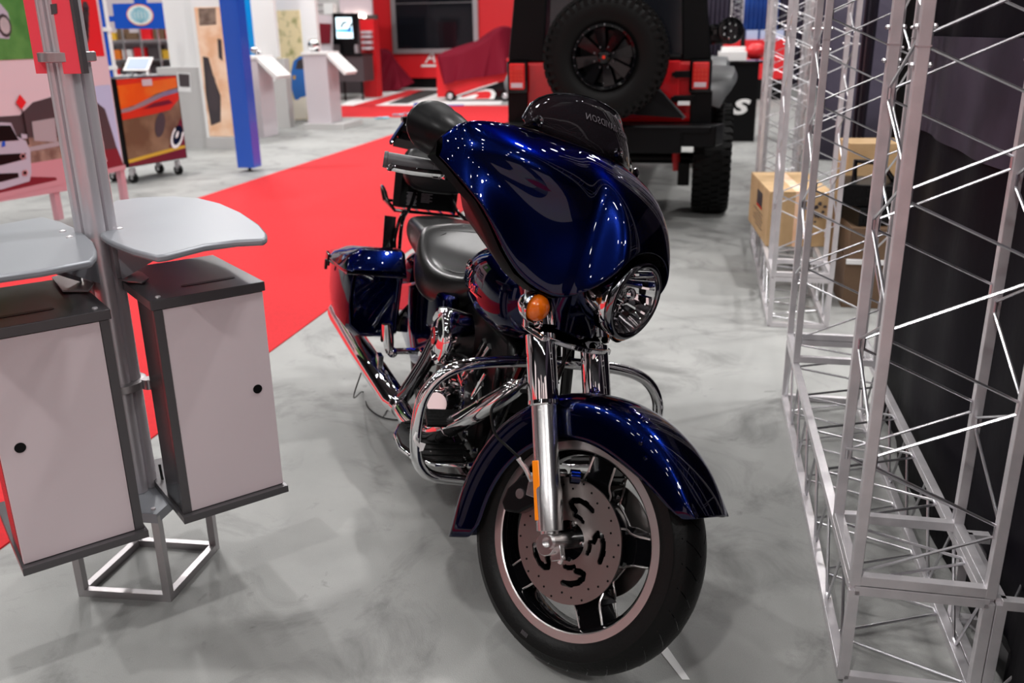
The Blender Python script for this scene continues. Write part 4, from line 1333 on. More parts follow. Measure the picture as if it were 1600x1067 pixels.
# ---- handlebar, grips, levers, mirrors
for sg in (-1, 1):
    gi, go = Vector((1.02, sg*.29, 1.045)), Vector((.925, sg*.398, 1.018))
    mb = MB(); mb.tube([(1.12, sg*.02, 1.02), (1.12, sg*.13, 1.05), (1.08, sg*.22, 1.06), gi, go], .0125, 12, smooth=5)
    part(mb, 'handlebar', 'chrome', st=True)
    mb = MB()
    d = (go-gi).normalized()
    mb.tube([gi, gi+d*.02, gi+d*.021, go-d*.010, go-d*.009, go], [.026, .026, .0205, .0195, .0215, .020], 20)
    gr = part(mb, 'grip', 'grip_grey', st=True)
    mb = MB()
    mb.tube([gi+Vector((.035, 0, -.005)), gi+d*.04+Vector((.048, 0, -.008)), gi+d*.10+Vector((.046, 0, -.012)), go+Vector((.042, -sg*.002, -.012)), go+Vector((.038, sg*.004, -.012))], [.008, .010, .010, .009, .013], 10, smooth=4)
    mb.box(gi+Vector((.02, 0, .0)), (.05, .04, .045))
    part(mb, 'lever', 'chrome', st=True)
    # black mirror shell
    c = Vector((1.045, sg*.335, 1.128))
    mb = MB()
    rings = []
    for (t, s_) in ((-.060, .90), (-.055, 1.06), (-.045, 1.10), (-.035, 1.04), (.0, .98), (.03, .86), (.055, .66), (.072, .42), (.080, .1)):
        rings.append([c+Vector((t+.02*math.sin(a)*0, math.cos(a)*.088*s_, math.sin(a)*.060*s_-t*.10)) for a in [2*PI*k/24 for k in range(24)]])
    mb.loft(rings)
    mi_ = part(mb, 'mirror', 'black_satin', st=True, ang=60, bev=.002)
    mb = MB(); mb.tube([c+Vector((.04, -sg*.01, -.03)), c+Vector((.06, -sg*.03, -.06)), Vector((1.11, sg*.30, 1.06))], [.02, .016, .018], 12, smooth=4)
    part(mb, 'mirror_stem', 'black_plastic', mi_, st=True)
    mb = MB(); mb.poly([c+Vector((-.0562, math.cos(a)*.070, math.sin(a)*.045+.01)) for a in [2*PI*k/24 for k in range(24)]])
    part(mb, 'mirror_glass', 'chrome', mi_, st=True, flat=True)

# ---- fuel tank
def ringxy(x, w_, zt_, zb_, n=24, e=.75, eb=.8):
    zm = (zt_+zb_)/2; hz = (zt_-zb_)/2
    out = []
    for k in range(n):
        a = 2*PI*k/n
        c, s = math.cos(a), math.sin(a)
        out.append(Vector((x, w_*math.copysign(abs(c)**e, c), zm+hz*math.copysign(abs(s)**(e if s > 0 else eb), s))))
    return out
mb = MB()
TK = [(.66, .075, .800, .735), (.70, .115, .832, .715), (.76, .150, .866, .690), (.85, .176, .898, .668), (.95, .186, .922, .655), (1.05, .186, .934, .655), (1.13, .176, .930, .665), (1.19, .150, .915, .690), (1.225, .105, .89, .73), (1.235, .05, .86, .78)]
mb.loft([ringxy(*t) for t in TK], cap=True)
tank = part(mb, 'fuel_tank', 'navy_paint', sub=2, ang=180)
mb = MB()
for k in range(7):
    x = .72+.075*k
    zt_ = [t for t in TK if t[0] <= x+.01][-1][2]
mb.loft([[Vector((x, y*w_, z+.006-.010*abs(y)**2)) for y in (-1, -.6, 0, .6, 1)] for (x, w_, z) in ((.70, .03, .84), (.80, .045, .885), (.92, .052, .918), (1.04, .052, .937), (1.13, .045, .934), (1.20, .03, .915))], cap=False, open_ring=True)
cns = part(mb, 'tank_console', 'chrome', tank, solid=.006, ang=60)
mb = MB(); mb.lathe([(0, .036), (.012, .034), (.016, .02)], Vector((1.08, -.085, .922)), Vector((0, -.3, 1)), 24, cap=True)
part(mb, 'fuel_cap', 'chrome', tank)
# emblem script on the tank sides
for sg in (-1, 1):
    mb = MB()
    def etf(co, sg=sg):
        x = .925 + (co.x if sg < 0 else -co.x)
        z = .800+co.y-.10*(x-.885)*0
        # side of the tank at this x
        wv = .18
        for i in range(len(TK)-1):
            if TK[i][0] <= x <= TK[i+1][0]:
                f = (x-TK[i][0])/(TK[i+1][0]-TK[i][0]); wv = TK[i][1]*(1-f)+TK[i+1][1]*f
                zt2 = TK[i][2]*(1-f)+TK[i+1][2]*f; zb2 = TK[i][3]*(1-f)+TK[i+1][3]*f
                s_ = max(-.98, min(.98, (z-(zt2+zb2)/2)/((zt2-zb2)/2)))
                wv = wv*(1-abs(s_)**(1/.75*2))**(.75/2)
        return Vector((x, sg*(wv+.000+co.z), z))
    text_mb('Harley', .044, .003, lambda co: etf(Vector((co.x-.03, co.y+.020, co.z))), mb=mb, shear=.4)
    text_mb('Davidson', .044, .003, lambda co: etf(Vector((co.x+.005, co.y-.014, co.z))), mb=mb, shear=.4)
    mb.add([etf(Vector((x_, z_, .002))) for x_, z_ in ((-.10, -.034), (-.03, -.034), (.04, -.034), (.125, -.034), (.125, -.029), (.04, -.029), (-.03, -.029), (-.10, -.029))], [(0, 1, 6, 7), (1, 2, 5, 6), (2, 3, 4, 5)])
    part(mb, 'tank_emblem', 'chrome', tank, flat=True)['label'] = 'chrome script lettering'

# ---- seat
def seatring(x, w_, ztc, zte, zb_, n=20):
    prof = [(-w_*.80, zb_), (-w_*.97, zb_+.02), (-w_, (zb_+zte)/2), (-w_*.96, zte-.012), (-w_*.80, zte), (-w_*.5, (ztc+zte)/2+.002), (0, ztc), (w_*.5, (ztc+zte)/2+.002), (w_*.80, zte), (w_*.96, zte-.012), (w_, (zb_+zte)/2), (w_*.97, zb_+.02), (w_*.80, zb_), (0, zb_-.005)]
    return [Vector((x, y, z)) for y, z in prof]
mb = MB()
for t in ([(.185, .165, .838, .818, .700), (.212, .195, .848, .824, .650), (.258, .210, .815, .806, .605), (.33, .216, .738, .752, .585), (.42, .206, .700, .722, .578), (.51, .182, .700, .716, .585), (.60, .140, .716, .725, .62), (.67, .094, .748, .748, .680), (.72, .075, .765, .76, .70)],):
    mb.loft([seatring(*q) for q in t])
seat = part(mb, 'seat', 'leather', sub=2, ang=180)
mb = MB()
mb.loft([[p-Vector((.02, 0, .014)) for p in seatring(*q)] for q in [(-.315, .09, .765, .755, .72), (-.29, .125, .790, .775, .70), (-.20, .152, .808, .796, .690), (-.05, .165, .815, .805, .680), (.10, .172, .818, .806, .675), (.19, .168, .818, .803, .672), (.238, .150, .808, .79, .68)]])
part(mb, 'passenger_pad', 'leather', seat, sub=2, ang=180)
mb = MB()
for sg in (-1, 1):
    mb.tube([(.262, sg*.10, .806), (.285, sg*.150, .780), (.34, sg*.160, .735), (.42, sg*.150, .717), (.52, sg*.115, .720), (.60, sg*.07, .738)], .0022, 6, smooth=5)
mb.tube([(.248, -.12, .812), (.250, 0, .816), (.248, .12, .812)], .0025, 6, smooth=4)
part(mb, 'seat_seam', 'black_satin', seat)

# ---- backrest, rack and carrier box
mb = MB()
rings = []
for (x, s_) in ((-.445, .90), (-.437, 1.0), (-.405, 1.0), (-.385, .97), (-.375, .86)):
    ring = []
    for k in range(28):
        a = 2*PI*k/28
        c, s = math.cos(a), math.sin(a)
        yy = .150*s_*math.copysign(abs(c)**.55, c)*(1-.12*(s < 0)*abs(s))
        zz = .095*s_*math.copysign(abs(s)**.55, s)
        ring.append(Vector((x-zz*.15, yy, .955+zz)))
    rings.append(ring)
mb.loft(rings)
br_ = part(mb, 'backrest', 'leather', ang=60, bev=.004)
mb = MB()
for sg in (-1, 1):
    mb.tube([(-.27, sg*.155, .60), (-.30, sg*.150, .74), (-.40, sg*.10, .80), (-.45, sg*.07, .90), (-.455, sg*.05, .98)], .008, 8, smooth=4)
part(mb, 'sissy_bar', 'black_gloss', br_)
mb = MB()
mb.tube([(-.42, -.165, .765), (-.42, .150, .765), (-.70, .150, .765), (-.70, -.165, .765)], .007, 8, closed=True)
for k in range(5):
    y = -.11+k*.055
    mb.tube([(-.42, y, .765), (-.70, y, .765)], .0045, 6)
mb.tube([(-.42, -.165, .765), (-.44, -.195, .80), (-.52, -.20, .835), (-.66, -.19, .83), (-.70, -.165, .765)], .007, 8, smooth=4)
mb.tube([(-.42, .150, .765), (-.40, .16, .74), (-.30, .155, .68)], .007, 8, smooth=4)
mb.tube([(-.42, -.12, .765), (-.36, -.15, .74), (-.32, -.17, .66), (-.30, -.165, .60)], .007, 8, smooth=4)
mb.bar((-.40, -.185, .74), (-.34, -.19, .60), .006, .05, up=Y)
part(mb, 'luggage_rack', 'black_gloss')
mb = MB()
mb.box((-.475, -.015, .850), (.012, .25, .155), Matrix.Rotation(-.12, 3, 'Y'))
mb.box((-.482, -.135, .855), (.05, .045, .165), Matrix.Rotation(-.12, 3, 'Y') @ Matrix.Rotation(.5, 3, 'Z'))
mb.box((-.485, .115, .84), (.03, .012, .15))
cb = part(mb, 'carrier_plate', 'black_satin', bev=.004)
cb['label'] = 'black carrier plate with small white print'
mb = MB()
def cpt(y, z): return Vector((-.4675-(z-.85)*-.12*-1, y, z))
for k in range(9):
    z = .842-.0065*k
    mb.box((-.4672+.12*(z-.85)*-1*.98, -.088, z), (.002, .045-.01*(k % 3 == 1), .0022))
for k in range(6):
    z = .842-.007*k
    mb.box((-.4672-.12*(z-.85), -.02-.006*(k % 2), z), (.002, .05-.012*(k % 2), .0028))
mb.box((-.466, .0, .793), (.002, .06, .005))
part(mb, 'warning_print', 'grey_print', cb, flat=True)
mb = MB(); mb.box((-.4655, -.088, .803), (.002, .045, .016)); part(mb, 'orange_print', 'orange_print', cb, flat=True)
# folded black bracket behind the backrest
mb = MB()
mb.bar((-.53, -.135, 1.150), (-.56, -.190, 1.035), .012, .045, up=X)
mb.box((-.53, -.13, 1.15), (.05, .055, .02), Matrix.Rotation(.2, 3, 'X'))
mb.bar((-.53, -.145, 1.108), (-.45, .0, 1.09), .02, .028)
mb.bar((-.55, -.175, 1.045), (-.46, .0, 1.035), .03, .04)
mb.bar((-.55, -.16, 1.075), (-.47, -.02, 1.065), .012, .05)
mb.tube([(-.46, -.02, 1.10), (-.445, -.02, .98)], .012, 8)
bk = part(mb, 'mount_bracket', 'black_gloss', bev=.002)
mb = MB()
for (x, y, z) in ((-.515, -.13, 1.166), (-.53, -.145, 1.10), (-.54, -.185, 1.045), (-.53, -.15, 1.05)):
    mb.sph((x, y, z), .008, n=8)
part(mb, 'bracket_bolt', 'dark_chrome', bk)

# ---- saddlebags
for sg in (-1, 1):
    mb = MB()
    def tz(x, z): return z-max(0, .15-x)*.15*(z-.34)/.36
    def brg(x, yi, yo, zb_, zt_, r=.02):
        return [Vector((x, sg*y, tz(x, z))) for y, z in ((yi, zb_+r), (yi+r, zb_), (yo-r-.03, zb_), (yo-.01, zb_+.035), (yo, zb_+.11), (yo, zt_-.04), (yo-.006, zt_), (yi+.01, zt_), (yi, zt_-.02))]
    mb.loft([brg(.125, .225, .395, .375, .60), brg(.135, .215, .405, .362, .605), brg(.10, .205, .420, .345, .61), brg(-.10, .20, .432, .335, .61), brg(-.30, .20, .430, .345, .61), brg(-.43, .205, .415, .38, .61), brg(-.485, .215, .40, .43, .61), brg(-.495, .225, .39, .45, .60)])
    bag = part(mb, 'saddlebag', 'navy_paint', bev=.008, ang=40)
    mb = MB()
    def lid(x, yi, yo, z0, z1, ti):
        return [Vector((x, sg*y, tz(x, z))) for y, z in ((yi, z0), (yo, z0), (yo+.004, z0+.012), (yo-ti*.35, z0+(z1-z0)*.6), (yo-ti, z1-.008), (yo-ti-.012, z1), (yi+.02, z1+.006), (yi+.004, z1-.006), (yi, z0+.012))]
    mb.loft([lid(.145, .210, .415, .604, .612, .01), lid(.158, .205, .425, .604, .618, .012), lid(.150, .203, .430, .604, .632, .02), lid(.10, .203, .436, .604, .692, .05), lid(.06, .200, .440, .604, .700, .055), (lid(-.20, .197, .446, .604, .690, .055)), lid(-.42, .20, .436, .604, .668, .05), lid(-.485, .205, .425, .604, .648, .04), lid(-.51, .215, .405, .604, .62, .01)])
    ld = part(mb, 'saddlebag_lid', 'navy_paint', bag, bev=.006, ang=40)
    mb = MB()
    mb.tube([(x_, sg*y_, tz(x_, .604)) for x_, y_ in ((.160, .204), (.160, .428), (-.2, .449), (-.512, .41))], .004, 6)
    part(mb, 'lid_seam', 'dark_chrome', bag)
    mb = MB(); mb.box((-.30, sg*.446, .555), (.07, .012, .05)); mb.box((-.30, sg*.452, .53), (.03, .012, .04))
    part(mb, 'bag_latch', 'black_gloss', bag, bev=.003)
# ---- rear fender, wheel, covers
RA = Vector((0, 0, .32))
mb = MB()
rings = []
for a in range(20, 176, 12):
    ar = math.radians(a); R = .372
    rings.append([Vector((RA.x+r*math.cos(ar), y, RA.z+r*math.sin(ar))) for y, r in ((-.165, R-.20), (-.168, R-.08), (-.145, R-.022), (-.08, R), (0, R+.006), (.08, R), (.145, R-.022), (.168, R-.08), (.165, R-.20))])
mb.loft(rings, cap=False, open_ring=True)
part(mb, 'rear_fender', 'navy_paint', sub=1, solid=.004, ang=180)
mb = MB(); mb.lathe([(-.05, .20), (-.03, .19), (-.025, .06), (-.05, .04), (.05, .04), (.025, .06), (.03, .19), (.05, .20)], RA, Y, 64, cap=True)
rw = part(mb, 'rear_wheel', 'black_gloss', ang=40)
tire(RA, .32, .064, .205, 'tire', rw, False, False)
for sg in (-1, 1):
    mb = MB()
    out = [(-.12, .36), (-.12, .52), (.10, .58), (.34, .650), (.62, .66), (.64, .59), (.55, .47), (.42, .35), (.24, .29)]
    c = Vector((.27, 0, .49))
    mb.loft([[Vector((x, sg*.115, z)) for x, z in out], [Vector((x, sg*.155, z)) for x, z in out], [Vector((c.x+(x-c.x)*.94, sg*.172, c.z+(z-c.z)*.94)) for x, z in out]])
    part(mb, 'side_cover', 'navy_paint', bev=.012, ang=50)
# ---- frame
mb = MB()
mb.tube([(1.24, 0, .90), (1.15, 0, .62)], .028, 12)
for sg in (-1, 1):
    mb.tube([(1.22, sg*.02, .86), (1.19, sg*.06, .66), (1.13, sg*.10, .42), (1.06, sg*.12, .22), (.95, sg*.13, .185), (.40, sg*.13, .185), (.25, sg*.13, .28), (.20, sg*.12, .50)], .017, 10, smooth=4)
    mb.tube([(1.2, sg*.03, .80), (.9, sg*.05, .70), (.3, sg*.10, .66)], .016, 10, smooth=3)
    mb.bar((.30, sg*.11, .36), (0, sg*.11, .32), .03, .05)
    mb.tube([(.30, sg*.135, .62), (-.02, sg*.17, .40), (-.02, sg*.17, .34)], .016, 10)
part(mb, 'frame', 'black_gloss')
# ---- engine
mb = MB()
out = [(.50, .24), (.56, .20), (.95, .20), (1.03, .26), (1.04, .38), (.97, .46), (.82, .49), (.60, .48), (.50, .40)]
mb.loft([[Vector((x, -.125, z)) for x, z in out], [Vector((x, .135, z)) for x, z in out]])
crank = part(mb, 'engine', 'engine_black', bev=.015, ang=40)
for (t, nm) in ((22, 'front'), (-24, 'rear')):
    a = math.radians(t)
    ax = Vector((math.sin(a), 0, math.cos(a)))
    o = Vector((.79+.05*math.sin(a), .005, .365))
    mb = MB()
    prof = [(.0, .05)]
    for k in range(11):
        h = .02+.0165*k
        prof += [(h, .058), (h+.001, .085), (h+.006, .085), (h+.007, .058)]
    prof += [(.21, .05)]
    mb.lathe(prof, o, ax, 32, cap=True)
    cyl = part(mb, 'cylinder', 'engine_black', crank, ang=40)
    R3 = Matrix.Rotation(a, 3, 'Y')
    mb = MB(); mb.box(o+ax*.238, (.15, .17, .05), R3, 0)
    for k in range(4): mb.box(o+ax*(.214-.0), (.155, .178, .004), R3)
    part(mb, 'cylinder_head', 'engine_black', crank, bev=.006)
    mb = MB(); mb.box(o+ax*.285, (.135, .15, .045), R3)
    part(mb, 'rocker_cover', 'engine_black', crank, bev=.012)
    for k in (-1, 1):
        mb = MB(); p0 = Vector((.79+t*.0012+k*.018, -.122, .43)); p1 = o+ax*.24+Vector((k*.030*math.cos(a), -.092, 0))
        mb.tube([p0, p0.lerp(p1, .25), p0.lerp(p1, .26), p0.lerp(p1, .85), p0.lerp(p1, .86), p1], [.013, .013, .0095, .0095, .012, .012], 12)
        part(mb, 'pushrod_tube', 'chrome', crank)
mb = MB(); mb.lathe([(0, .085), (.02, .084), (.034, .072), (.040, .05), (.040, .0)], Vector((.79, -.125, .36)), -Y, 36)
cc = part(mb, 'cam_cover', 'chrome', crank, ang=40)
for k in range(5):
    a = k*1.2566
    mb = MB(); mb.lathe([(.03, .007), (.042, .006)], Vector((.79+.062*math.cos(a), -.125, .36+.062*math.sin(a))), -Y, 8, cap=True); part(mb, 'cover_bolt', 'dark_chrome', cc)
mb = MB(); mb.lathe([(-.055, .034), (-.05, .040), (.05, .040), (.055, .034)], Vector((.875, -.195, .385)), Vector((.6, -.5, .1)), 28, cap=True)
mb.box((.84, -.175, .42), (.06, .05, .05), Matrix.Rotation(.4, 3, 'Y'))
ho = part(mb, 'oil_filter_cover', 'chrome', crank, bev=.003)
mb = MB()
rnd = random.Random(11)
for k in range(26):
    mb = MB()
    x, y, z = .70+rnd.random()*.42, -.135-rnd.random()*.03, .24+rnd.random()*.28
    if k % 3 == 0: mb.tube([(x, y, z), (x+rnd.uniform(-.06, .06), y-.02, z+rnd.uniform(-.05, .05)), (x+rnd.uniform(-.08, .08), y, z+rnd.uniform(-.08, .08))], .005, 8, smooth=4)
    else: mb.lathe([(0, .011), (.014, .009)], Vector((x, y+.01, z)), -Y, 6, cap=True)
    part(mb, 'engine_fitting', 'chrome', crank, ang=30)
mb = MB()
for k in range(6):
    mb.box((1.035, -.04+.03*k, .30+.02*(k % 3)), (.02, .018, .05))
mb.tube([(1.05, -.09, .56), (1.07, -.10, .50), (1.06, -.08, .44)], .012, 8, smooth=3)
mb.box((1.10, -.02, .50), (.06, .12, .10)); mb.box((1.10, .0, .36), (.05, .16, .12))
part(mb, 'regulator', 'engine_black', crank, bev=.004)
mb = MB(); mb.lathe([(0, .10), (.02, .10), (.035, .09), (.04, .05)], Vector((.90, .135, .33)), Y, 32, cap=True); mb.lathe([(0, .11), (.02, .11), (.035, .10), (.04, .05)], Vector((.52, .135, .33)), Y, 32, cap=True)
mb.prism([Vector((.52, .135, .22)), Vector((.90, .135, .23)), Vector((.90, .135, .43)), Vector((.52, .135, .44))], (0, .022, 0))
part(mb, 'primary_cover', 'chrome', crank, ang=40, bev=.002)
mb = MB()
mb.loft([[Vector((x, y, z)) for x, z in ((.36, .34), (.34, .60), (.60, .655), (1.08, .66), (1.12, .58), (1.06, .40), (.50, .30))] for y in (-.085, .085)])
part(mb, 'engine_housing', 'engine_black', bev=.02, ang=50)
mb = MB()
for k in range(9):
    mb.box((1.06+.002*k, 0, .44+.014*k), (.05, .17, .004))
part(mb, 'cooling_fins', 'engine_black', crank)
# air cleaner
ac = Vector((.815, -.130, .578))
mb = MB(); mb.lathe([(0, .080), (.045, .088), (.075, .093), (.092, .093), (.100, .088), (.102, .078), (.094, .070), (.096, .060), (.104, .052), (.106, .001)], ac, -Y, 56)
air = part(mb, 'air_cleaner', 'chrome', crank, ang=45)
mb = MB(); mb.lathe([(.104, .030), (.112, .028), (.113, .010), (.108, .008)], ac, -Y, 32, cap=True)
def atf(co):
    r = .062+co.y; a = PI/2-co.x/.062
    return ac+Vector((r*math.cos(a), -.107-co.z, r*math.sin(a)))
part(mb, 'cleaner_badge', 'dark_chrome', air)
mb = MB(); mb.lathe([(.048, .0895), (.050, .0905), (.064, .0925), (.066, .0915)], ac, -Y, 48)
# ---- exhaust, right side
mb = MB()
mb.tube([(1.00, -.06, .62), (1.10, -.05, .60), (1.17, -.07, .555), (1.12, -.145, .46), (1.02, -.205, .36), (.90, -.235, .275), (.72, -.255, .245), (.58, -.265, .245)], [.024, .026, .028, .030, .030, .030, .030, .030], 20, smooth=6)
ex = part(mb, 'exhaust_pipe', 'chrome', ang=60)
mb = MB()
mb.tube([(.60, -.268, .245), (.56, -.27, .245), (.53, -.275, .248), (.0, -.315, .252), (-.45, -.345, .262), (-.53, -.350, .264)], [.032, .034, .045, .050, .050, .047], 28)
part(mb, 'muffler', 'chrome', ex, ang=40)
mb = MB(); mb.tube([(-.525, -.350, .264), (-.50, -.349, .264)], [.040, .030], 20); part(mb, 'muffler_tip', 'black_satin', ex)
for p in ((.555, -.270, .245), (1.0, -.211, .35)):
    mb = MB(); mb.lathe([(-.012, .036), (.012, .036)], Vector(p), Vector((1, .1, .0)) if p[0] < .6 else Vector((-.75, -.4, -.6)), 24, cap=True)
    part(mb, 'exhaust_clamp', 'chrome', ex, bev=.002)
mb = MB(); mb.box((.30, -.30, .315), (.05, .02, .05)); part(mb, 'muffler_hanger', 'chrome', ex, bev=.002)
mb = MB(); mb.tube([(.68, -.10, .60), (.62, -.16, .54), (.60, -.20, .42), (.58, -.24, .32), (.55, -.26, .26)], .026, 18, smooth=5)
part(mb, 'rear_header_pipe', 'dark_chrome', ex, ang=60)
mb = MB(); mb.tube([(.58, .255, .245), (.52, .265, .248), (-.5, .345, .264)], [.034, .048, .048], 24); part(mb, 'muffler', 'chrome', ex, ang=40)
# ---- engine guard
GP = [(1.19, 0, .635), (1.205, -.06, .636), (1.215, -.18, .632), (1.222, -.262, .618), (1.225, -.318, .585), (1.225, -.352, .530), (1.222, -.360, .46), (1.215, -.355, .385), (1.205, -.335, .320), (1.185, -.285, .275), (1.15, -.18, .245), (1.11, -.11, .215)]
allp = [Vector(p) for p in GP]
left = [Vector((p[0], -p[1], p[2])) for p in GP[1:]]
for pts, nm in ((GP, ''), ([GP[0]]+[tuple(p) for p in left], '')):
    mb = MB(); mb.tube(pts, .0165, 18, smooth=5)
    part(mb, 'engine_guard', 'chrome', ang=60)
mb = MB(); mb.tube([(1.238, -.362, .43), (1.246, -.368, .415), (1.243, -.350, .392)], .004, 6, smooth=3); mb.prism([Vector((1.244, -.352, .405)), Vector((1.243, -.335, .40)), Vector((1.243, -.340, .380)), Vector((1.244, -.350, .378))], (.002, 0, 0))
part(mb, 'paper_tag', 'white_print')
# ---- floorboards, pedal, pegs
for sg in (-1, 1):
    mb = MB()
    ol = [(.78, .135), (1.07, .135), (1.10, .17), (1.10, .26), (1.06, .315), (.98, .345), (.88, .345), (.80, .315), (.77, .26), (.765, .17)]
    mb.prism([Vector((x, sg*y, .262)) for x, y in ol], (0, 0, .012))
    fb = part(mb, 'floorboard', 'chrome', bev=.003)
    mb = MB(); c = Vector((.93, sg*.235, .275))
    mb.prism([Vector((c.x+(x-c.x)*.93, sg*(.235+(y-.235)*.93), .2745)) for x, y in ol], (0, 0, .009))
    for k in range(7):
        x = .82+k*.04; mb.bar((x, sg*.16, .285), (x, sg*.30, .285), .006, .006)
    part(mb, 'rubber_pad', 'rubber', fb, bev=.002)
mb = MB()
mb.box((1.02, -.235, .385), (.06, .10, .014), Matrix.Rotation(.5, 3, 'Y')); 
for k in range(4): mb.box((1.005+k*.012, -.235, .398-k*.006), (.004, .09, .006))
bp_ = part(mb, 'brake_pedal', 'rubber', bev=.003)
mb = MB(); mb.tube([(1.01, -.235, .375), (.97, -.23, .33), (.90, -.20, .30), (.84, -.15, .29)], .009, 10, smooth=4); part(mb, 'pedal_arm', 'chrome', bp_)
for sg in (-1, 1):
    mb = MB()
    mb.tube([(.30, sg*.16, .36), (.30, sg*.245, .355)], .012, 10)
    mb.sph((.30, sg*.255, .350), .020, n=12)
    pg = part(mb, 'passenger_peg_mount', 'chrome')
    mb = MB(); mb.tube([(.30, sg*.265, .350), (.30, sg*.275, .39), (.30, sg*.286, .460), (.30, sg*.287, .465)], [.015, .021, .022, .017], 14)
    part(mb, 'passenger_peg', 'chrome', pg)
    mb = MB(); mb.box((.29, sg*.296, .42), (.022, .012, .065)); part(mb, 'peg_rubber', 'rubber', pg, bev=.003)
mb = MB(); mb.tube([(.33, -.15, .34), (.42, -.17, .40), (.52, -.155, .39)], .014, 10, smooth=4); mb.tube([(.44, -.15, .33), (.47, -.16, .26)], .02, 10)
part(mb, 'master_cylinder', 'chrome')
mb = MB(); mb.tube([(.88, .16, .22), (.84, .26, .12), (.83, .33, .052)], .011, 10); mb.box((.83, .35, .042), (.06, .04, .010), Matrix.Rotation(LEAN, 3, 'X'))
part(mb, 'side_stand', 'chrome')
mb = MB()
mb.tube([BIKE_M @ Vector((.16, -.33, .25)), BIKE_M @ Vector((.12, -.35, .10)), onz(567, 612, .004), onz(575, 636, .004), onz(598, 652, .004), onz(630, 657, .004), onz(652, 662, .004), BIKE_M @ Vector((.62, -.28, .14)), BIKE_M @ Vector((.60, -.25, .22))], .0028, 6, smooth=6)
mb.tube([onz(598, 652, .004), onz(610, 636, .004), onz(640, 622, .004)], .0018, 6, smooth=6)
mb.build('trailing_cable', 'rubber', bike)['label'] = 'thin black cable hanging to the floor'
# ================================================================== KIOSK (left foreground)
kbase = Vector((-1.08, 2.31, 0))
root = empty('base_stand', kbase, 'low square steel base stand with a grey top plate carrying the kiosk column', 'stand')
cs = [onz(268, 940), onz(129, 931), onz(212, 850), onz(343, 858)]
cs = [Vector((-.97, 2.15, 0)), Vector((-1.245, 2.185, 0)), Vector((-1.19, 2.47, 0)), Vector((-.918, 2.432, 0))]
T_ = .022
PH = .272
for i in range(4):
    a, b = cs[i], cs[(i+1) % 4]
    c = (cs[0]+cs[2])/2
    a2 = a+(c-a).normalized()*T_*.7; b2 = b+(c-b).normalized()*T_*.7
    mb = MB(); mb.bar(a2+Vector((0, 0, T_/2)), b2+Vector((0, 0, T_/2)), T_); mb.build('floor_rail', 'raw_steel', root, flat=True, bev=.001)
    mb = MB(); mb.box(a2+Vector((0, 0, PH/2)), (T_, T_, PH), Matrix.Rotation(-.13, 3, 'Z')); mb.build('leg', 'raw_steel', root, flat=True, bev=.001)
mb = MB()
mb.prism([c+Vector((0, 0, PH)) for c in cs], (0, 0, .008))
for i in range(4):
    mb.prism([cs[i]+Vector((0, 0, PH-.02)), cs[(i+1) % 4]+Vector((0, 0, PH-.02)), cs[(i+1) % 4]+Vector((0, 0, PH)), cs[i]+Vector((0, 0, PH))], ((cs[0]+cs[2])/2-(cs[i]+cs[(i+1) % 4])/2).normalized()*.004)
mb.build('top_plate', 'kiosk_grey', root, flat=True)
mb = MB()
for k in (0, 1, 3):
    c = cs[k]+((cs[0]+cs[2])/2-cs[k])*.18+Vector((0, 0, PH+.008))
    mb.lathe([(0, .007), (.004, .006)], c, Z, 12, cap=True)
mb.build('bolt', 'galvanised', root)
# column
col = empty('kiosk_column', kbase+Vector((0, 0, PH+.008)), 'fluted aluminium kiosk column rising between the two grey boxes', 'column')
prof = []
for k in range(4):
    a = PI/2*k+.35
    cx_, cy_ = math.cos(a)*.024, math.sin(a)*.024
    for j in range(9):
        t = a-1.25+2.5*j/8
        prof.append(Vector((cx_+.027*math.cos(t), cy_+.027*math.sin(t), 0)))
    prof.append(Vector((.026*math.cos(a+PI/4), .026*math.sin(a+PI/4), 0)))
mb = MB()
mb.prism([kbase+p+Vector((0, 0, PH+.009)) for p in prof], (0, 0, 2.5-PH))
mb.build('extrusion', 'column_alu', col, ang=40)
mb = MB()
for z in (.60, 1.46):
    for s_ in (1,):
        mb.lathe([(-.012, .062), (-.010, .066), (.010, .066), (.012, .062)], kbase+Vector((0, 0, z)), Z, 24, cap=True)
mb.build('clamp_ring', 'raw_steel', col, ang=40)
mb = MB(); mb.lathe([(-.014, .018), (.014, .018)], kbase+Vector((.075, .0, .60)), Z, 16, cap=True); mb.build('clamp_knob', 'silver_trim', col)
cable = MB().tube([kbase+Vector((.06, .02, .34)), kbase+Vector((.072, .0, .295)), kbase+Vector((.10, -.03, .286)), kbase+Vector((.13, .02, .286))], .004, 8, smooth=5).build('power_cable', 'rubber', root)
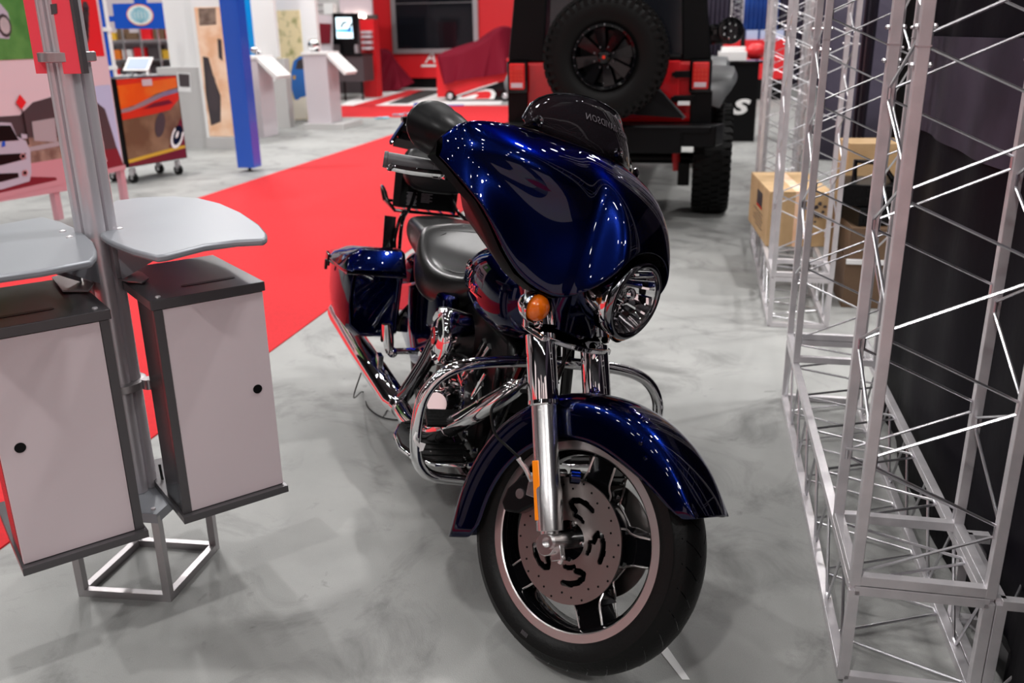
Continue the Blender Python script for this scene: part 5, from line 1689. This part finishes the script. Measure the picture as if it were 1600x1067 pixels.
# boxes
BD = Vector((.226, .167, 0)).normalized(); BN = Vector((-BD.y, BD.x, 0))
def kbox(F, label, mir=False):
    W_, D_, z0, z1 = .281, .385, .281, .893
    r = empty('ballot_box', Vector((F.x, F.y, z0)), label, 'box')
    def q(a, b, z): return F+BD*((W_-a) if mir else a)+BN*b+Vector((0, 0, z))
    mb = MB()
    t = .012
    for (a0, a1) in ((0, t), (W_-t, W_)):
        mb.prism([q(a0, .012, z0+.02), q(a1, .012, z0+.02), q(a1, .14, z0+.02), q(a0, .14, z0+.02)], (0, 0, z1-z0-.045))
    mb.prism([q(t, .14-t, z0+.02), q(W_-t, .14-t, z0+.02), q(W_-t, .14, z0+.02), q(t, .14, z0+.02)], (0, 0, z1-z0-.045))
    mb.prism([q(t, 0.03, z0+.02), q(W_-t, .03, z0+.02), q(W_-t, .05, z0+.02), q(t, .05, z0+.02)], (0, 0, z1-z0-.045))
    mb.build('cabinet', 'polished_side', r, flat=True, bev=.001)
    mb = MB(); mb.prism([q(-.006, -.008, z1-.025), q(W_+.006, -.008, z1-.025), q(W_+.006, D_, z1-.025), q(-.006, D_, z1-.025)], (0, 0, .025)); l_ = mb.build('top_cover', 'kiosk_dark', r, flat=True, bev=.002)
    # posting slot
    mb = MB(); pts = []
    for k in range(24):
        a = 2*PI*k/24
        pts.append(q(.17+.062*(1 if math.cos(a) > 0 else -1)+.009*math.cos(a), .085+.009*math.sin(a), z1+.0004))
    mb.prism(pts, (0, 0, .0006)); mb.build('posting_slot', 'black_satin', l_, flat=True)
    mb = MB()
    for a in (.012,): mb.lathe([(0, .007), (.003, .006)], q(a+.01, .02, z1), Z, 12, cap=True)
    mb.build('screw', 'galvanised', l_)
    mb = MB(); mb.prism([q(-.006, -.022, z0), q(W_+.006, -.022, z0), q(W_+.006, D_, z0), q(-.006, D_, z0)], (0, 0, .020)); mb.build('bottom_tray', 'kiosk_dark', r, flat=True, bev=.001)
    mb = MB(); mb.prism([q(.022, -.004, z0+.022), q(W_-.001, -.004, z0+.022), q(W_-.001, .012, z0+.022), q(.022, .012, z0+.022)], (0, 0, z1-z0-.049)); dr = mb.build('door', 'kiosk_panel', r, flat=True, bev=.001)
    mb = MB(); mb.prism([q(0, -.006, z0+.021), q(.021, -.006, z0+.021), q(.021, .012, z0+.021), q(0, .012, z0+.021)], (0, 0, z1-z0-.047)); mb.build('front_stile', 'kiosk_dark', r, flat=True)
    c = q(.237, -.0046, z0+.320)
    mb = MB(); mb.lathe([(0, .0125), (-.001, .0125)], c, BN, 24, cap=True); mb.build('lock_hole', 'black_satin', dr, flat=True)
    return r
FR_ = Vector((-.882, 2.113, 0))
kbox(FR_, 'grey ballot box with pinkish white door, right one, under the right shelf')
kbox(Vector((-1.189, 1.880, 0)), 'grey ballot box with pinkish white door, left one cut by the photo edge', True)
# brackets between column and boxes
for (pts, lb) in (([(184, 437), (198, 421), (222, 427), (233, 436), (222, 443), (200, 441)], 'small steel fixing plate between the column and the right grey box'),
                  ([(81, 435), (108, 427), (147, 445), (138, 456), (98, 456)], 'bent steel fixing plate on top of the left grey box')):
    mb = MB(); mb.prism([onz(x, y, .898) for x, y in pts], (0, 0, .004))
    o = mb.build('fixing_plate', 'raw_steel', flat=True); top(o, lb, 'bracket')
# shelves
def shelf(pts, screws, label, arm):
    ps = [onz(x, y, 1.03) for x, y in pts]
    r = empty('kiosk_shelf', ps[0]-Vector((0, 0, .02)), label, 'shelf')
    mb = MB(); mb.prism([p-Vector((0, 0, .018)) for p in ps], (0, 0, .018)); mb.build('board', 'kiosk_grey', r, bev=.006, ang=50)
    mb = MB()
    for (x, y) in screws: mb.lathe([(0, .009), (.003, .008), (.005, .004)], onz(x, y, 1.03), Z, 16, cap=True)
    mb.build('screw', 'galvanised', r)
    c = sum(ps, Vector())/len(ps)
    a = kbase+Vector((0, 0, 1.0)); d = (Vector((c.x, c.y, 1.0))-a).normalized()
    mb = MB(); sd = Vector((-d.y, d.x, 0))
    for s_ in (-.03, .03):
        p0 = a+d*.05+sd*s_
        mb.prism([p0+Vector((0, 0, .009)), p0+d*.20+Vector((0, 0, .009)), p0+d*.16-Vector((0, 0, .015)), p0-Vector((0, 0, .10))], sd*.003)
    mb.build('support_arm', 'kiosk_grey', r, flat=True)
shelf([(157, 350), (156, 366), (166, 373), (178, 379), (207, 390), (230, 396), (243, 399), (260, 397), (319, 382), (370, 375), (412, 373), (417, 369), (417, 364), (405, 350), (376, 331), (344, 317), (312, 309), (271, 306), (220, 308), (180, 313), (162, 325)], [(174, 349), (187, 358)], 'silver grey curved kiosk shelf reaching right over the right ballot box', 1)
shelf([(-150, 470), (0, 430), (64, 421), (143, 406), (150, 398), (151, 390), (145, 376), (127, 360), (96, 346), (67, 338), (0, 350), (-150, 380)], [(98, 362), (109, 371)], 'silver grey curved kiosk shelf reaching left over the left ballot box', -1)
# red sign
mb = MB()
sp_ = Pl(kbase+Vector((0, .0, 0)), Vector((1, .05, 0)))
r = empty('red_sign', kbase+Vector((0, 0, 1.42)), 'translucent red sign panel fixed to the top of the kiosk column', 'sign')
qa, qb = sp_.at(58, 115), sp_.at(143, 115)
for (a, b, of_) in ((qa[0], -.03, -.006), (sp_.at(116, 115)[0], qb[0], -.062)):
    mb = MB(); slabq(mb, sp_, [(a, qa[1]), (b, qa[1]), (b, 2.1), (a, 2.1)], .012, off=of_); mb.build('panel', 'sign_red', r, flat=True, bev=.001)
mb = MB(); slabq(mb, sp_, [(qb[0]+.001, qa[1]), (qb[0]+.008, qa[1]), (qb[0]+.008, 2.1), (qb[0]+.001, 2.1)], .03, off=-.064); mb.build('edge_strip', 'kiosk_dark', r, flat=True)
mb = MB(); sheet(mb, sp_, [(96, 8), (106, 7), (107, 22), (98, 24)], 0, -.0635); mb.build('dark_square', 'kiosk_dark', r, flat=True)

# ================================================================== LIGHTING TRUSS (right)
TO = Vector((.79, 1.79, 0))
TW = .29
def T(x, y, z): return TO+GV*x+GU*y+Vector((0, 0, z))
PS = .024
def zig(mb, A, B, n0, period, lo, hi, r=.0042):
    """zigzag rod between two parallel uprights A and B (functions of z)"""
    pts = []; z = n0; side = 0
    while z < lo: z += period/2; side ^= 1
    fl = .014
    while z < hi:
        f = A if side == 0 else B
        pts += [f(z-fl), f(z+fl)]
        z += period/2; side ^= 1
    if len(pts) > 2: mb.tube(pts, r, 6)
def tower(x, y, z0, h, label, ph=0.0, group=None, lacing_r=.0042):
    r = empty('truss_tower', T(x, y, z0), label, 'truss tower', Matrix.Rotation(-math.radians(12), 3, 'Z'), group)
    W_ = TW
    cx = [(0, 0), (W_, 0), (W_, W_), (0, W_)]
    for (a, b) in cx:
        p = T(x+a, y+b, 0)
        mb = MB(); mb.bar(p+Z*z0, p+Z*(z0+h), PS, PS, up=GU); mb.build('post', 'galvanised', r, flat=True, bev=.0015)
    for i in range(4):
        a, b = cx[i], cx[(i+1) % 4]
        pa, pb_ = T(x+a[0], y+a[1], 0), T(x+b[0], y+b[1], 0)
        d = (pb_-pa).normalized()*(PS/2+.001)
        mb = MB()
        zig(mb, lambda z: pa+d+Z*z, lambda z: pb_-d+Z*z, z0+[.02, .16, .05, .20][i]+ph, .295, z0+.02, z0+h-.05, lacing_r)
        mb.build('lacing_rod', 'rod_steel', r)
    mb = MB()
    for (a, b) in cx:
        for dz in (-.035, .035):
            for s in (-1, 1):
                mb.sph(T(x+a+s*(PS/2+.004), y+b, z0+1.19+dz), .007, n=8)
        mb.box(T(x+a, y+b, z0+1.19), (PS+.003, PS+.003, .003), Matrix.Rotation(-math.radians(12), 3, 'Z'))
    mb.build('joint_bolts', 'silver_trim', r)
    for zz in (z0+.014,):
        for i in range(4):
            a, b = cx[i], cx[(i+1) % 4]
            mb = MB(); mb.bar(T(x+a[0], y+a[1], zz), T(x+b[0], y+b[1], zz), PS*.98, PS, up=Z); mb.build('end_rail', 'galvanised', r, flat=True, bev=.001)
    return r
def base_truss(x, y, L, along, label):
    """box truss lying on the floor; along 'u' runs away from the viewer, 'v' to the right"""
    r = empty('base_truss', T(x, y, 0), label, 'truss', Matrix.Rotation(-math.radians(12), 3, 'Z'))
    H_ = .262
    def P(l, w_, z): return T(x+w_, y+l, z) if along == 'u' else T(x+l, y+w_, z)
    for (w_, z) in ((0, PS/2), (TW, PS/2), (0, H_), (TW, H_)):
        mb = MB(); mb.bar(P(0, w_, z), P(L, w_, z), PS, PS); mb.build('chord', 'galvanised', r, flat=True, bev=.001)
    for l in (0, L):
        for (a, b) in (((0, PS/2), (TW, PS/2)), ((0, H_), (TW, H_)), ((0, PS/2), (0, H_)), ((TW, PS/2), (TW, H_))):
            mb = MB(); mb.bar(P(l, a[0], a[1]), P(l, b[0], b[1]), PS, PS, up=GU if along == 'u' else GV); mb.build('end_rail', 'galvanised', r, flat=True, bev=.001)
    n = int(L/.29)
    for (fa, fb, ph) in ((lambda l: P(l, .0, .03), lambda l: P(l, .0, H_-.016), 0), (lambda l: P(l, TW, .03), lambda l: P(l, TW, H_-.016), 1), (lambda l: P(l, .014, H_), lambda l: P(l, TW-.014, H_), 0), (lambda l: P(l, .014, .012), lambda l: P(l, TW-.014, .012), 1)):
        pts = []
        for k in range(2*n+1):
            l = .02+(L-.04)*k/(2*n)
            f = fa if (k+ph) % 2 == 0 else fb
            pts += [f(max(0, l-.012)), f(min(L, l+.012))]
        mb = MB(); mb.tube(pts, .0042, 6); mb.build('lacing_rod', 'rod_steel', r)
    return r
ZB = .262+PS/2+.001
base_truss(0, 0, 1.80, 'u', 'steel box truss lying on the floor, nearest one, under the two closest truss towers')
base_truss(0, 2.83, 2.1, 'u', 'steel box truss lying on the floor under the taped cardboard box')
base_truss(TW+PS+.002, 0, 1.0, 'v', 'short steel box truss on the floor running off the right edge of the photo')
tower(0, 0, ZB, 2.3, 'truss tower nearest the camera, with pinkish steel posts and thick cross rods', 0)
tower(0, 1.51, ZB, 2.3, 'second truss tower from the camera, standing at the far end of the nearest base truss', .07)
tower(0.0, 2.83, ZB, 2.3, 'third truss tower, standing on the near end of the base truss with the cardboard box', .12)
tower(0, 4.64, ZB, 2.3, 'fourth truss tower, behind the taped cardboard box', .03)
# farther towers
tower(.20, 7.2, 0, 3.0, 'slim truss tower standing behind the cardboard box, right of the black counter', .09)
p_ = Pl(T(0, 22.5, 0), GV).at(1160, 30)
tower(p_[0]-.28, 22.5, 0, 3.8, 'most distant truss tower, in front of the bright blue curtain', .02, None, .012)

# ---- black wall behind the near truss
o = MB()
N = 60
y0, y1 = -1.2, 1.78
def wl(y, z): return T(.365+.012*math.sin(y*5)+.006*math.sin(y*13+1), y, z)
r0 = [wl(y0+(y1-y0)*i/N, .30+0*i) for i in range(N+1)]
mb = MB()
rows_ = []
for z in (0.003, .3, .8, 1.15, 1.4, 1.8, 2.4, 3.0):
    rows_.append([wl(y0+(y1-y0)*i/N, z)+GV*.006*math.sin(z*4+i*.5) for i in range(N+1)])
mb.loft(rows_, cap=False, open_ring=True)
vw = empty('vinyl_wall', T(.38, .3, 0), 'tall black vinyl wall with a dim violet band close behind the nearest truss tower', 'drape')
mb.build('black_vinyl', 'black_drape', vw, solid=.02, soff=1)
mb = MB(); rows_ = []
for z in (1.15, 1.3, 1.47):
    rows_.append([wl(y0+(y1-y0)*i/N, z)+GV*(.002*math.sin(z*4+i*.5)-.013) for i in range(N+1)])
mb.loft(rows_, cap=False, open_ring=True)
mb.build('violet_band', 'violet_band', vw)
mb = MB(); mb.bar(T(.375, 1.80, 0.002), T(.375, 1.80, 3.0), .035, .035, up=GU)
top(mb.build('drape_pole', 'galvanised', flat=True), 'grey upright pole at the far edge of the black vinyl wall', 'pole')
# further dark partitions behind
def dwall(x0, y0_, x1, y1_, z1, m, label, amp=.02, name='drape'):
    N = 40
    rows_ = []
    for z in (0.002, .8, 1.6, z1):
        rows_.append([T(x0+(x1-x0)*i/N+amp*math.sin(i*1.3), y0_+(y1_-y0_)*i/N+amp*math.cos(i*1.1+z), z) for i in range(N+1)])
    mb = MB(); mb.loft(rows_, cap=False, open_ring=True)
    return top(mb.build(name, m, solid=.01), label, 'drape')
dwall(.78, 4.4, 3.6, 4.4, 3.0, 'black_satin', 'plain black partition behind the cartons and amplifiers', .004, 'partition')
dwall(.62, 4.45, .80, 5.9, 3.0, 'dark_drape', 'dark shiny purple-black cloth hanging beside the third truss tower', .02)
dwall(.9, 9.6, 5.0, 9.6, 3.2, 'purple_drape', 'dark violet curtain beyond the fourth truss tower', .03)

# ---- cardboard box on the base truss
r = empty('cardboard_box', T(.02, 3.5, ZB), 'open-topped style brown cardboard box with tape and black marks on the base truss', 'cardboard box', Matrix.Rotation(-math.radians(12), 3, 'Z'))
r['label'] = 'brown cardboard box with black stains and red printed label resting on the base truss'
bz0, bz1 = ZB+.002, ZB+.325
bx0, bx1, by0, by1 = .0, .36, 3.53, 4.33
mb = MB()
def bp(x, y, z):
    dx, dy = x-bx0, y-by0
    return T(bx0+dx*math.cos(.087)-dy*math.sin(.087), by0+dx*math.sin(.087)+dy*math.cos(.087), z)
mb.prism([bp(bx0, by0, bz0), bp(bx1, by0, bz0), bp(bx1, by1, bz0), bp(bx0, by1, bz0)], (0, 0, bz1-bz0-.004))
mb.build('carton', 'cardboard', r, flat=True, bev=.004)
mb = MB()
xm = (bx0+bx1)/2
for (a, b, dz) in ((bx0, xm-.002, .000), (xm+.002, bx1, .0)):
    e = bz1-.002
    mb.prism([bp(a, by0, e), bp(b, by0, e), bp(b, by1, e), bp(a, by1, e)], (0, 0, .004))
mb.build('top_flap', 'cardboard', r, flat=True)
mb = MB(); mb.prism([bp(xm-.03, by0-.001, bz1+.0025), bp(xm+.03, by0-.001, bz1+.0025), bp(xm+.03, by1, bz1+.0025), bp(xm-.03, by1, bz1+.0025)], (0, 0, .0006))
mb.prism([bp(xm-.03, by0-.001, bz0), bp(xm+.03, by0-.001, bz0), bp(xm+.03, by0-.0016, bz0), bp(xm-.03, by0-.0016, bz0)], (0, 0, bz1-bz0))
mb.build('brown_tape', 'tan_print', r, flat=True)
mb = MB()
rnd = random.Random(4)
def dot(x, z, s):
    n_ = 9
    mb.poly([bp(x+s*(.7+.5*rnd.random())*math.cos(2*PI*k/n_), by0-.0022, z+s*(.6+.5*rnd.random())*math.sin(2*PI*k/n_)) for k in range(n_)])
for k in range(14): dot(.02+.05*rnd.random(), bz0+.20+.03*rnd.gauss(0, 1), .006+.006*rnd.random())
mb.build('black_stain', 'dark_print', r, flat=True); mb = MB()
for k in range(16): dot(.25+.07*rnd.random(), bz0+.21+.03*rnd.gauss(0, 1), .005+.008*rnd.random())
mb.build('black_stain', 'dark_print', r, flat=True)
mb = MB()
mb.poly([bp(bx0-.001, by0+.25, bz0+.17), bp(bx0-.001, by0+.47, bz0+.17), bp(bx0-.001, by0+.47, bz0+.27), bp(bx0-.001, by0+.25, bz0+.27)], 0)
mb.poly([bp(bx0-.002, by0+.25, bz0+.17), bp(bx0-.002, by0+.47, bz0+.17), bp(bx0-.002, by0+.47, bz0+.185), bp(bx0-.002, by0+.25, bz0+.185)], 1)
for k in range(5):
    z = bz0+.14-.022*k
    mb.poly([bp(bx0-.0015, by0+.2+.02*(k % 2), z), bp(bx0-.0015, by0+.58-.1*(k % 3 == 1), z), bp(bx0-.0015, by0+.58-.1*(k % 3 == 1), z+.006), bp(bx0-.0015, by0+.2+.02*(k % 2), z+.006)], 0)
mb.build('printed_label', ['dark_print', 'red_gloss'], r, flat=True)
# ---- cartons and amplifiers behind
def cart(x0, x1, y0_, y1_, z0, z1, m, name, label, cat, rot=0.0):
    mb = MB(); c = T((x0+x1)/2, (y0_+y1_)/2, (z0+z1)/2)
    mb.box(c, (x1-x0, y1_-y0_, z1-z0), Matrix.Rotation(-math.radians(12)+rot, 3, 'Z'))
    return top(mb.build(name, m, flat=True, bev=.004), label, cat)
cart(.42, .80, 3.25, 3.75, 0, .27, 'brown_carton', 'carton', 'dark brown carton on the floor, lower one, right of the third truss tower', 'carton')
cart(.43, .79, 3.25, 3.73, .272, .46, 'brown_carton', 'carton', 'dark brown carton stacked on the lower carton, right of the third truss tower', 'carton')
o = MB().box(T(.60, 3.238, .27), (.36, .02, .025), Matrix.Rotation(-.209, 3, 'Z')).build('tape_strip', 'tape', flat=True); top(o, 'strip of white paper lying across the seam of the two dark cartons', 'paper strip')
def amp(z0, h, lab, dx=0.0, rot=.25):
    c = T(.60+dx, 3.48, z0)
    R_ = Matrix.Rotation(-math.radians(12)+rot, 3, 'Z')
    r = empty('amplifier', c, lab, 'amplifier')
    MB().box(c+Z*h/2, (.36, .34, h), R_).build('case', 'black_satin', r, flat=True, bev=.004)
    mb = MB()
    for j in range(2):
        mb = MB()
        for k in range(6):
            mb.box(c+R_ @ Vector((-.14+.05*k, -.172, h*(.3+.4*j))), (.03, .006, h*.22), R_)
        mb.build('front_buttons', 'engine_black', r, flat=True, bev=.001)
    mb = MB(); mb.box(c+R_ @ Vector((.02, -.1735, h*.5)), (.05, .004, .010), R_); mb.build('blue_display', 'screen_blue', r, flat=True)
    return r
amp(.463, .10, 'black amplifier with a small blue display on the dark cartons', 0, .25)
am_ = amp(.565, .12, 'black equipment unit stacked on top of the amplifier with the blue display', -.03, -.1)
o = cart(.46, .80, 3.95, 4.25, .0, .84, 'cardboard', 'carton', 'tall light brown carton behind the black amplifiers', 'carton', .1)
mb = MB(); mb.tube([T(.44, 3.4, .687), T(.44, 3.42, .80), T(.58, 3.44, .79), T(.66, 3.45, .687)], .016, 8)
mb.build('carrying_handle', 'black_gloss', am_)
# ---- small appliance in the right corner
c = T(.44, .14, 0)
r = empty('black_gadget_case', c, 'black and red case with a rounded silver lid at the bottom right corner', 'case')
R_ = Matrix.Rotation(-.1, 3, 'Z')
MB().box(c+Vector((.02, -.02, .055)), (.20, .15, .10), R_).build('case', 'black_satin', r, flat=True, bev=.01)
MB().box(c+Vector((.02, -.02, .125)), (.16, .13, .03), R_).build('lid', 'silver_trim', r, bev=.015)
mb = MB()
for k in range(3): mb.sph(c+R_ @ Vector((-.04+.05*k, -.102, .05+.015*(k % 2))), .022, (1, .3, 1), 12)
mb.build('red_badge', 'red_gloss', r)
# paper strip by the tire
mb = MB(); mb.prism([onz(1027, 1012, .001), onz(1042, 1010, .001), onz(1078, 1062, .001), onz(1066, 1062, .001)], (0, 0, .001))
top(mb.build('paper_strip', 'tape', flat=True), 'thin white paper strip on the floor beside the front tyre', 'paper strip')

# ================================================================== FOUR WHEEL DRIVE (behind)
JM = Matrix.Translation(Vector((.975, 7.99, 0))) @ Matrix.Rotation(-math.radians(12), 4, 'Z')
jeep = empty('off_road_vehicle', (0, 0, 0), 'red and black four wheel drive with a big spare tyre on its tailgate', 'vehicle')
jeep.matrix_world = JM; WM[jeep.name] = JM
def jp(mb, name, m, parent=None, **k): return mb.build(name, m, parent or jeep, frame=JM, **k)
def JB(name, m, c, d, bev=.02, parent=None, rot=None):
    mb = MB(); mb.box(c, d, rot); return jp(mb, name, m, parent, bev=bev, flat=True)
JB('tub', 'jeep_red', (-.045, .95, 1.06), (1.57, 3.36, .46), .03)
JB('lower_body', 'black_satin', (0, .95, .80), (1.36, 3.3, .14), .01)
JB('hood', 'jeep_red', (0, 3.2, 1.12), (1.2, 1.2, .34), .06)
JB('frame_rails', 'black_satin', (0, 1.3, .66), (.9, 4.0, .12), .01)
# hardtop with pillars and glass
mb = MB()
def trap(x0, x1, z0, z1, xi0, xi1, y, d):
    mb.prism([Vector((x0, y, z0)), Vector((x1, y, z0)), Vector((xi1, y, z1)), Vector((xi0, y, z1))], (0, d, 0))
trap(-.84, -.55, 1.29, 2.10, -.75, -.51, -.73, .25)
trap(.52, .74, 1.29, 2.10, .48, .64, -.73, .25)
trap(-.65, .65, 2.02, 2.14, -.64, .64, -.73, 2.6)
trap(-.52, .52, 1.29, 1.335, -.52, .52, -.72, .06)
for sg in (-1, 1):
    sh = -.09 if sg < 0 else 0
    mb.prism([Vector((sg*.735+sh, -.72, 1.29)), Vector((sg*.735+sh, 1.9, 1.29)), Vector((sg*.64+sh, 1.7, 2.1)), Vector((sg*.64+sh, -.70, 2.1))], (-sg*.03, 0, 0))
jp(mb, 'hardtop', 'black_plastic', bev=.02, flat=True)
mb = MB(); mb.prism([Vector((-.52, -.70, 1.335)), Vector((.52, -.70, 1.335)), Vector((.49, -.69, 2.03)), Vector((-.49, -.69, 2.03))], (0, .008, 0))
jp(mb, 'rear_window', 'screen_black', flat=True)
JB('tailgate', 'jeep_red', (0, -.745, 1.10), (1.02, .03, .38), .01)
mb = MB()
for z in (1.19, 1.01): mb.box((.55, -.765, z), (.16, .03, .05)); mb.box((.50, -.77, z), (.1, .02, .03))
mb.box((-.47, -.765, 1.15), (.03, .03, .10))
jp(mb, 'tailgate_hinge', 'black_satin', bev=.004, flat=True)
JB('corner_panel', 'black_satin', (-.76, -.745, .94), (.16, .03, .26), .01); JB('corner_panel', 'black_satin', (.68, -.745, .94), (.16, .03, .26), .01)
for sg in (-1, 1):
    JB('tail_light_housing', 'black_gloss', (sg*.71-.045, -.765, 1.175), (.165, .05, .245), .012)
    l_ = JB('tail_light', 'lens_red', (sg*.71-.045, -.795, 1.18), (.125, .03, .20), .012)
    mb = MB(); mb.box((sg*.71-.045, -.812, 1.115), (.09, .004, .035)); jp(mb, 'reverse_lamp', 'pale_print', l_, flat=True)
    mb = MB()
    for k in range(4):
        for j in range(3): mb.box((sg*.71-.085+.027*k, -.8115, 1.16+.03*j), (.018, .004, .02))
    jp(mb, 'lens_ribs', 'red_gloss', l_, flat=True)
# bumper
mb = MB(); mb.prism([Vector((-.80, -.98, .83)), Vector((.80, -.98, .83)), Vector((.86, -.80, .83)), Vector((-.86, -.80, .83))], (0, 0, -.16))
mb.box((0, -.93, .72), (1.1, .14, .20)); mb.box((.45, -.99, .80), (.62, .02, .05))
bmp = jp(mb, 'rear_bumper', 'black_satin', bev=.01, flat=True)
mb = MB()
for x in (-.3, .27): mb.box((x, -.985, .775), (.035, .02, .07))
mb.box((.55, -.82, .98), (.09, .02, .03)); jp(mb, 'bumper_shackle', 'white_print', bmp, flat=True)
mb = MB(); mb.bar((.30, -.86, 1.14), (.56, -.84, .87), .012, .03, up=X); jp(mb, 'tyre_carrier_brace', 'dark_chrome', bmp, flat=True)
mb = MB(); mb.prism([Vector((.18, -.90, .90)), Vector((.56, -.86, .87)), Vector((.30, -.86, 1.15)), Vector((.05, -.88, 1.15))], (0, .02, 0)); jp(mb, 'carrier_plate', 'black_satin', bmp, flat=True)
# flares
for sg in (-1, 1):
    R0 = .56
    for (yc) in (0, 2.95):
        mb = MB()
        rings = []
        for k in range(13):
            a = math.radians(8+164*k/12)
            cy, cz_ = yc-R0*1.15*math.cos(a)*1.0, .90+.32*math.sin(a)**.6
            ee = .13*abs(math.cos(a))**6; rings.append([Vector((sg*.70, cy, cz_+.02)), Vector((sg*(.93-ee), cy, cz_)), Vector((sg*(.955-ee), cy, cz_-.05)), Vector((sg*(.945-ee), cy, cz_-.07)), Vector((sg*.70, cy, cz_-.03))])
        mb.loft(rings, cap=True)
        jp(mb, 'fender_flare', 'flare_grey', ang=50)
def jtire(c, ax, R, hw, rb, name, m='rubber'):
    r_ = None
    mb = MB()
    prof = [(-hw*.75, rb), (-hw*.95, rb+.05), (-hw, (rb+R)/2), (-hw*.96, R-.05), (-hw*.84, R-.015), (-hw*.6, R-.006), (0, R), (hw*.6, R-.006), (hw*.84, R-.015), (hw*.96, R-.05), (hw, (rb+R)/2), (hw*.95, rb+.05), (hw*.75, rb)]
    mb.lathe(prof, c, ax, 96)
    t = jp(mb, name, m, ang=50)
    mb = MB()
    c = Vector(c); ax = Vector(ax)
    e1 = Vector((0, 0, 1)); e2 = ax.cross(e1)
    for k in range(44):
        a = 2*PI*k/44
        for (o_, w_) in ((-.72, .40), (-.24, .36), (.24, .36), (.72, .40)):
            aa = a+(.07 if o_ in (-.24, .72) else 0)
            d = e1*math.cos(aa)+e2*math.sin(aa)
            rr_ = R-.004 if abs(o_) < .5 else R-.012
            M3 = Matrix((ax, d.cross(ax), d)).transposed()
            mb.box(c+d*rr_+ax*(o_*hw), (w_*hw, .045, .026), M3 @ Matrix.Rotation(.15, 3, 'Z'))
    for k in range(44):
        a = 2*PI*(k+.5)/44; d = e1*math.cos(a)+e2*math.sin(a); M3 = Matrix((ax, d.cross(ax), d)).transposed()
        for s in (-1, 1): mb.box(c+d*(R-.045)+ax*(s*hw*.955), (.014, .03, .06), M3)
    jp(mb, 'tread_blocks', m, t, flat=True)
    return t
def jrim(c, ax, rb, sgn, parent):
    c = Vector(c); ax = Vector(ax)*sgn
    mb = MB()
    mb.lathe([(.06, rb+.012), (.075, rb+.005), (.07, rb-.012), (.02, rb-.03), (-.05, rb-.04), (-.06, .02)], c, ax, 64)
    e1 = Vector((0, 0, 1)); e2 = ax.cross(e1)
    for k in range(8):
        a = 2*PI*k/8+.2; d = e1*math.cos(a)+e2*math.sin(a); t = d.cross(ax)
        p0, p1 = c+ax*.05+d*.03, c+ax*.065+d*(rb-.02)
        mb.prism([p0-t*.018, p0+t*.018, p1+t*.042, p1-t*.042], -ax*.035)
    mb.lathe([(.05, .052), (.085, .045), (.095, .03), (.095, .001)], c, ax, 24)
    r_ = jp(mb, 'wheel_rim', 'black_gloss', parent, ang=30)
    mb = MB()
    for k in range(24):
        a = 2*PI*k/24; d = e1*math.cos(a)+e2*math.sin(a); mb.sph(c+ax*.074+d*(rb-.004), .008, n=6)
    for k in range(8):
        a = 2*PI*(k+.5)/8; d = e1*math.cos(a)+e2*math.sin(a); mb.sph(c+ax*.066+d*.075, .010, n=6)
    jp(mb, 'rim_bolts', 'dark_chrome', parent)
    mb = MB(); mb.lathe([(.095, .012), (.098, .011), (.098, .001)], c, ax, 20); jp(mb, 'hub_cap_badge', 'red_gloss', parent)
sp = jtire((-.03, -1.02, 1.33), (0, 1, 0), .455, .15, .225, 'spare_tyre')
jrim((-.03, -1.10, 1.33), (0, 1, 0), .225, -1, sp)
JB('spare_mount', 'black_satin', (-.03, -.83, 1.25), (.3, .16, .3), .02)
for (x, y) in ((-.79, 0), (.79, 0), (-.79, 2.95), (.79, 2.95)):
    t_ = jtire((x, y, .462), (1, 0, 0), .455, .155, .225, 'wheel_tyre')
    jrim((x+(.06 if x > 0 else -.06), y, .462), (1, 0, 0), .225, 1 if x > 0 else -1, t_)
mb = MB(); mb.tube([(-.7, 0, .46), (.7, 0, .46)], .05, 12); mb.sph((-.05, 0, .46), .15, n=14)
jp(mb, 'rear_axle', 'black_satin')
mb = MB()
for sg in (-1, 1):
    mb.tube([(sg*.50, -.08, .36), (sg*.48, -.05, .60)], .035, 10); mb.tube([(sg*.48, -.05, .58), (sg*.46, -.02, .80)], .022, 10)
jp(mb, 'shock_absorber', 'booth_red')
for sg in (-1, 1):
    mb = MB(); mb.box((sg*.56, -.12, .34), (.10, .03, .20)); jp(mb, 'shock_bracket', 'black_satin', bev=.01, flat=True)
mb = MB(); mb.box((.80, 1.05, 1.47), (.20, .10, .18)); 
jp(mb, 'side_mirror', 'black_gloss', bev=.03); mb = MB(); mb.box((-.86, 1.05, 1.47), (.20, .10, .18)); jp(mb, 'side_mirror', 'black_gloss', bev=.03)
# round auxiliary lamp at the right rear pillar
mb = MB(); mb.lathe([(0, .095), (.05, .10), (.06, .095), (.062, .08)], Vector((.86, -.60, 1.50)), Vector((.25, -1, 0)), 28, cap=True); mb.bar((.70, -.55, 1.48), (.80, -.56, 1.50), .03)
ax_ = jp(mb, 'work_light', 'black_gloss', ang=40)
mb = MB()
d_ = Vector((.25, -1, 0)).normalized(); s_ = Vector((1, .25, 0)).normalized()
for k in range(7):
    a = k*.8976; r_ = .055 if k else 0
    mb.sph(Vector((.86, -.60, 1.50))+d_*.064+s_*(r_*math.cos(a))+Z*(r_*math.sin(a)), .013, n=8)
jp(mb, 'lamp_beads', 'chrome', ax_)
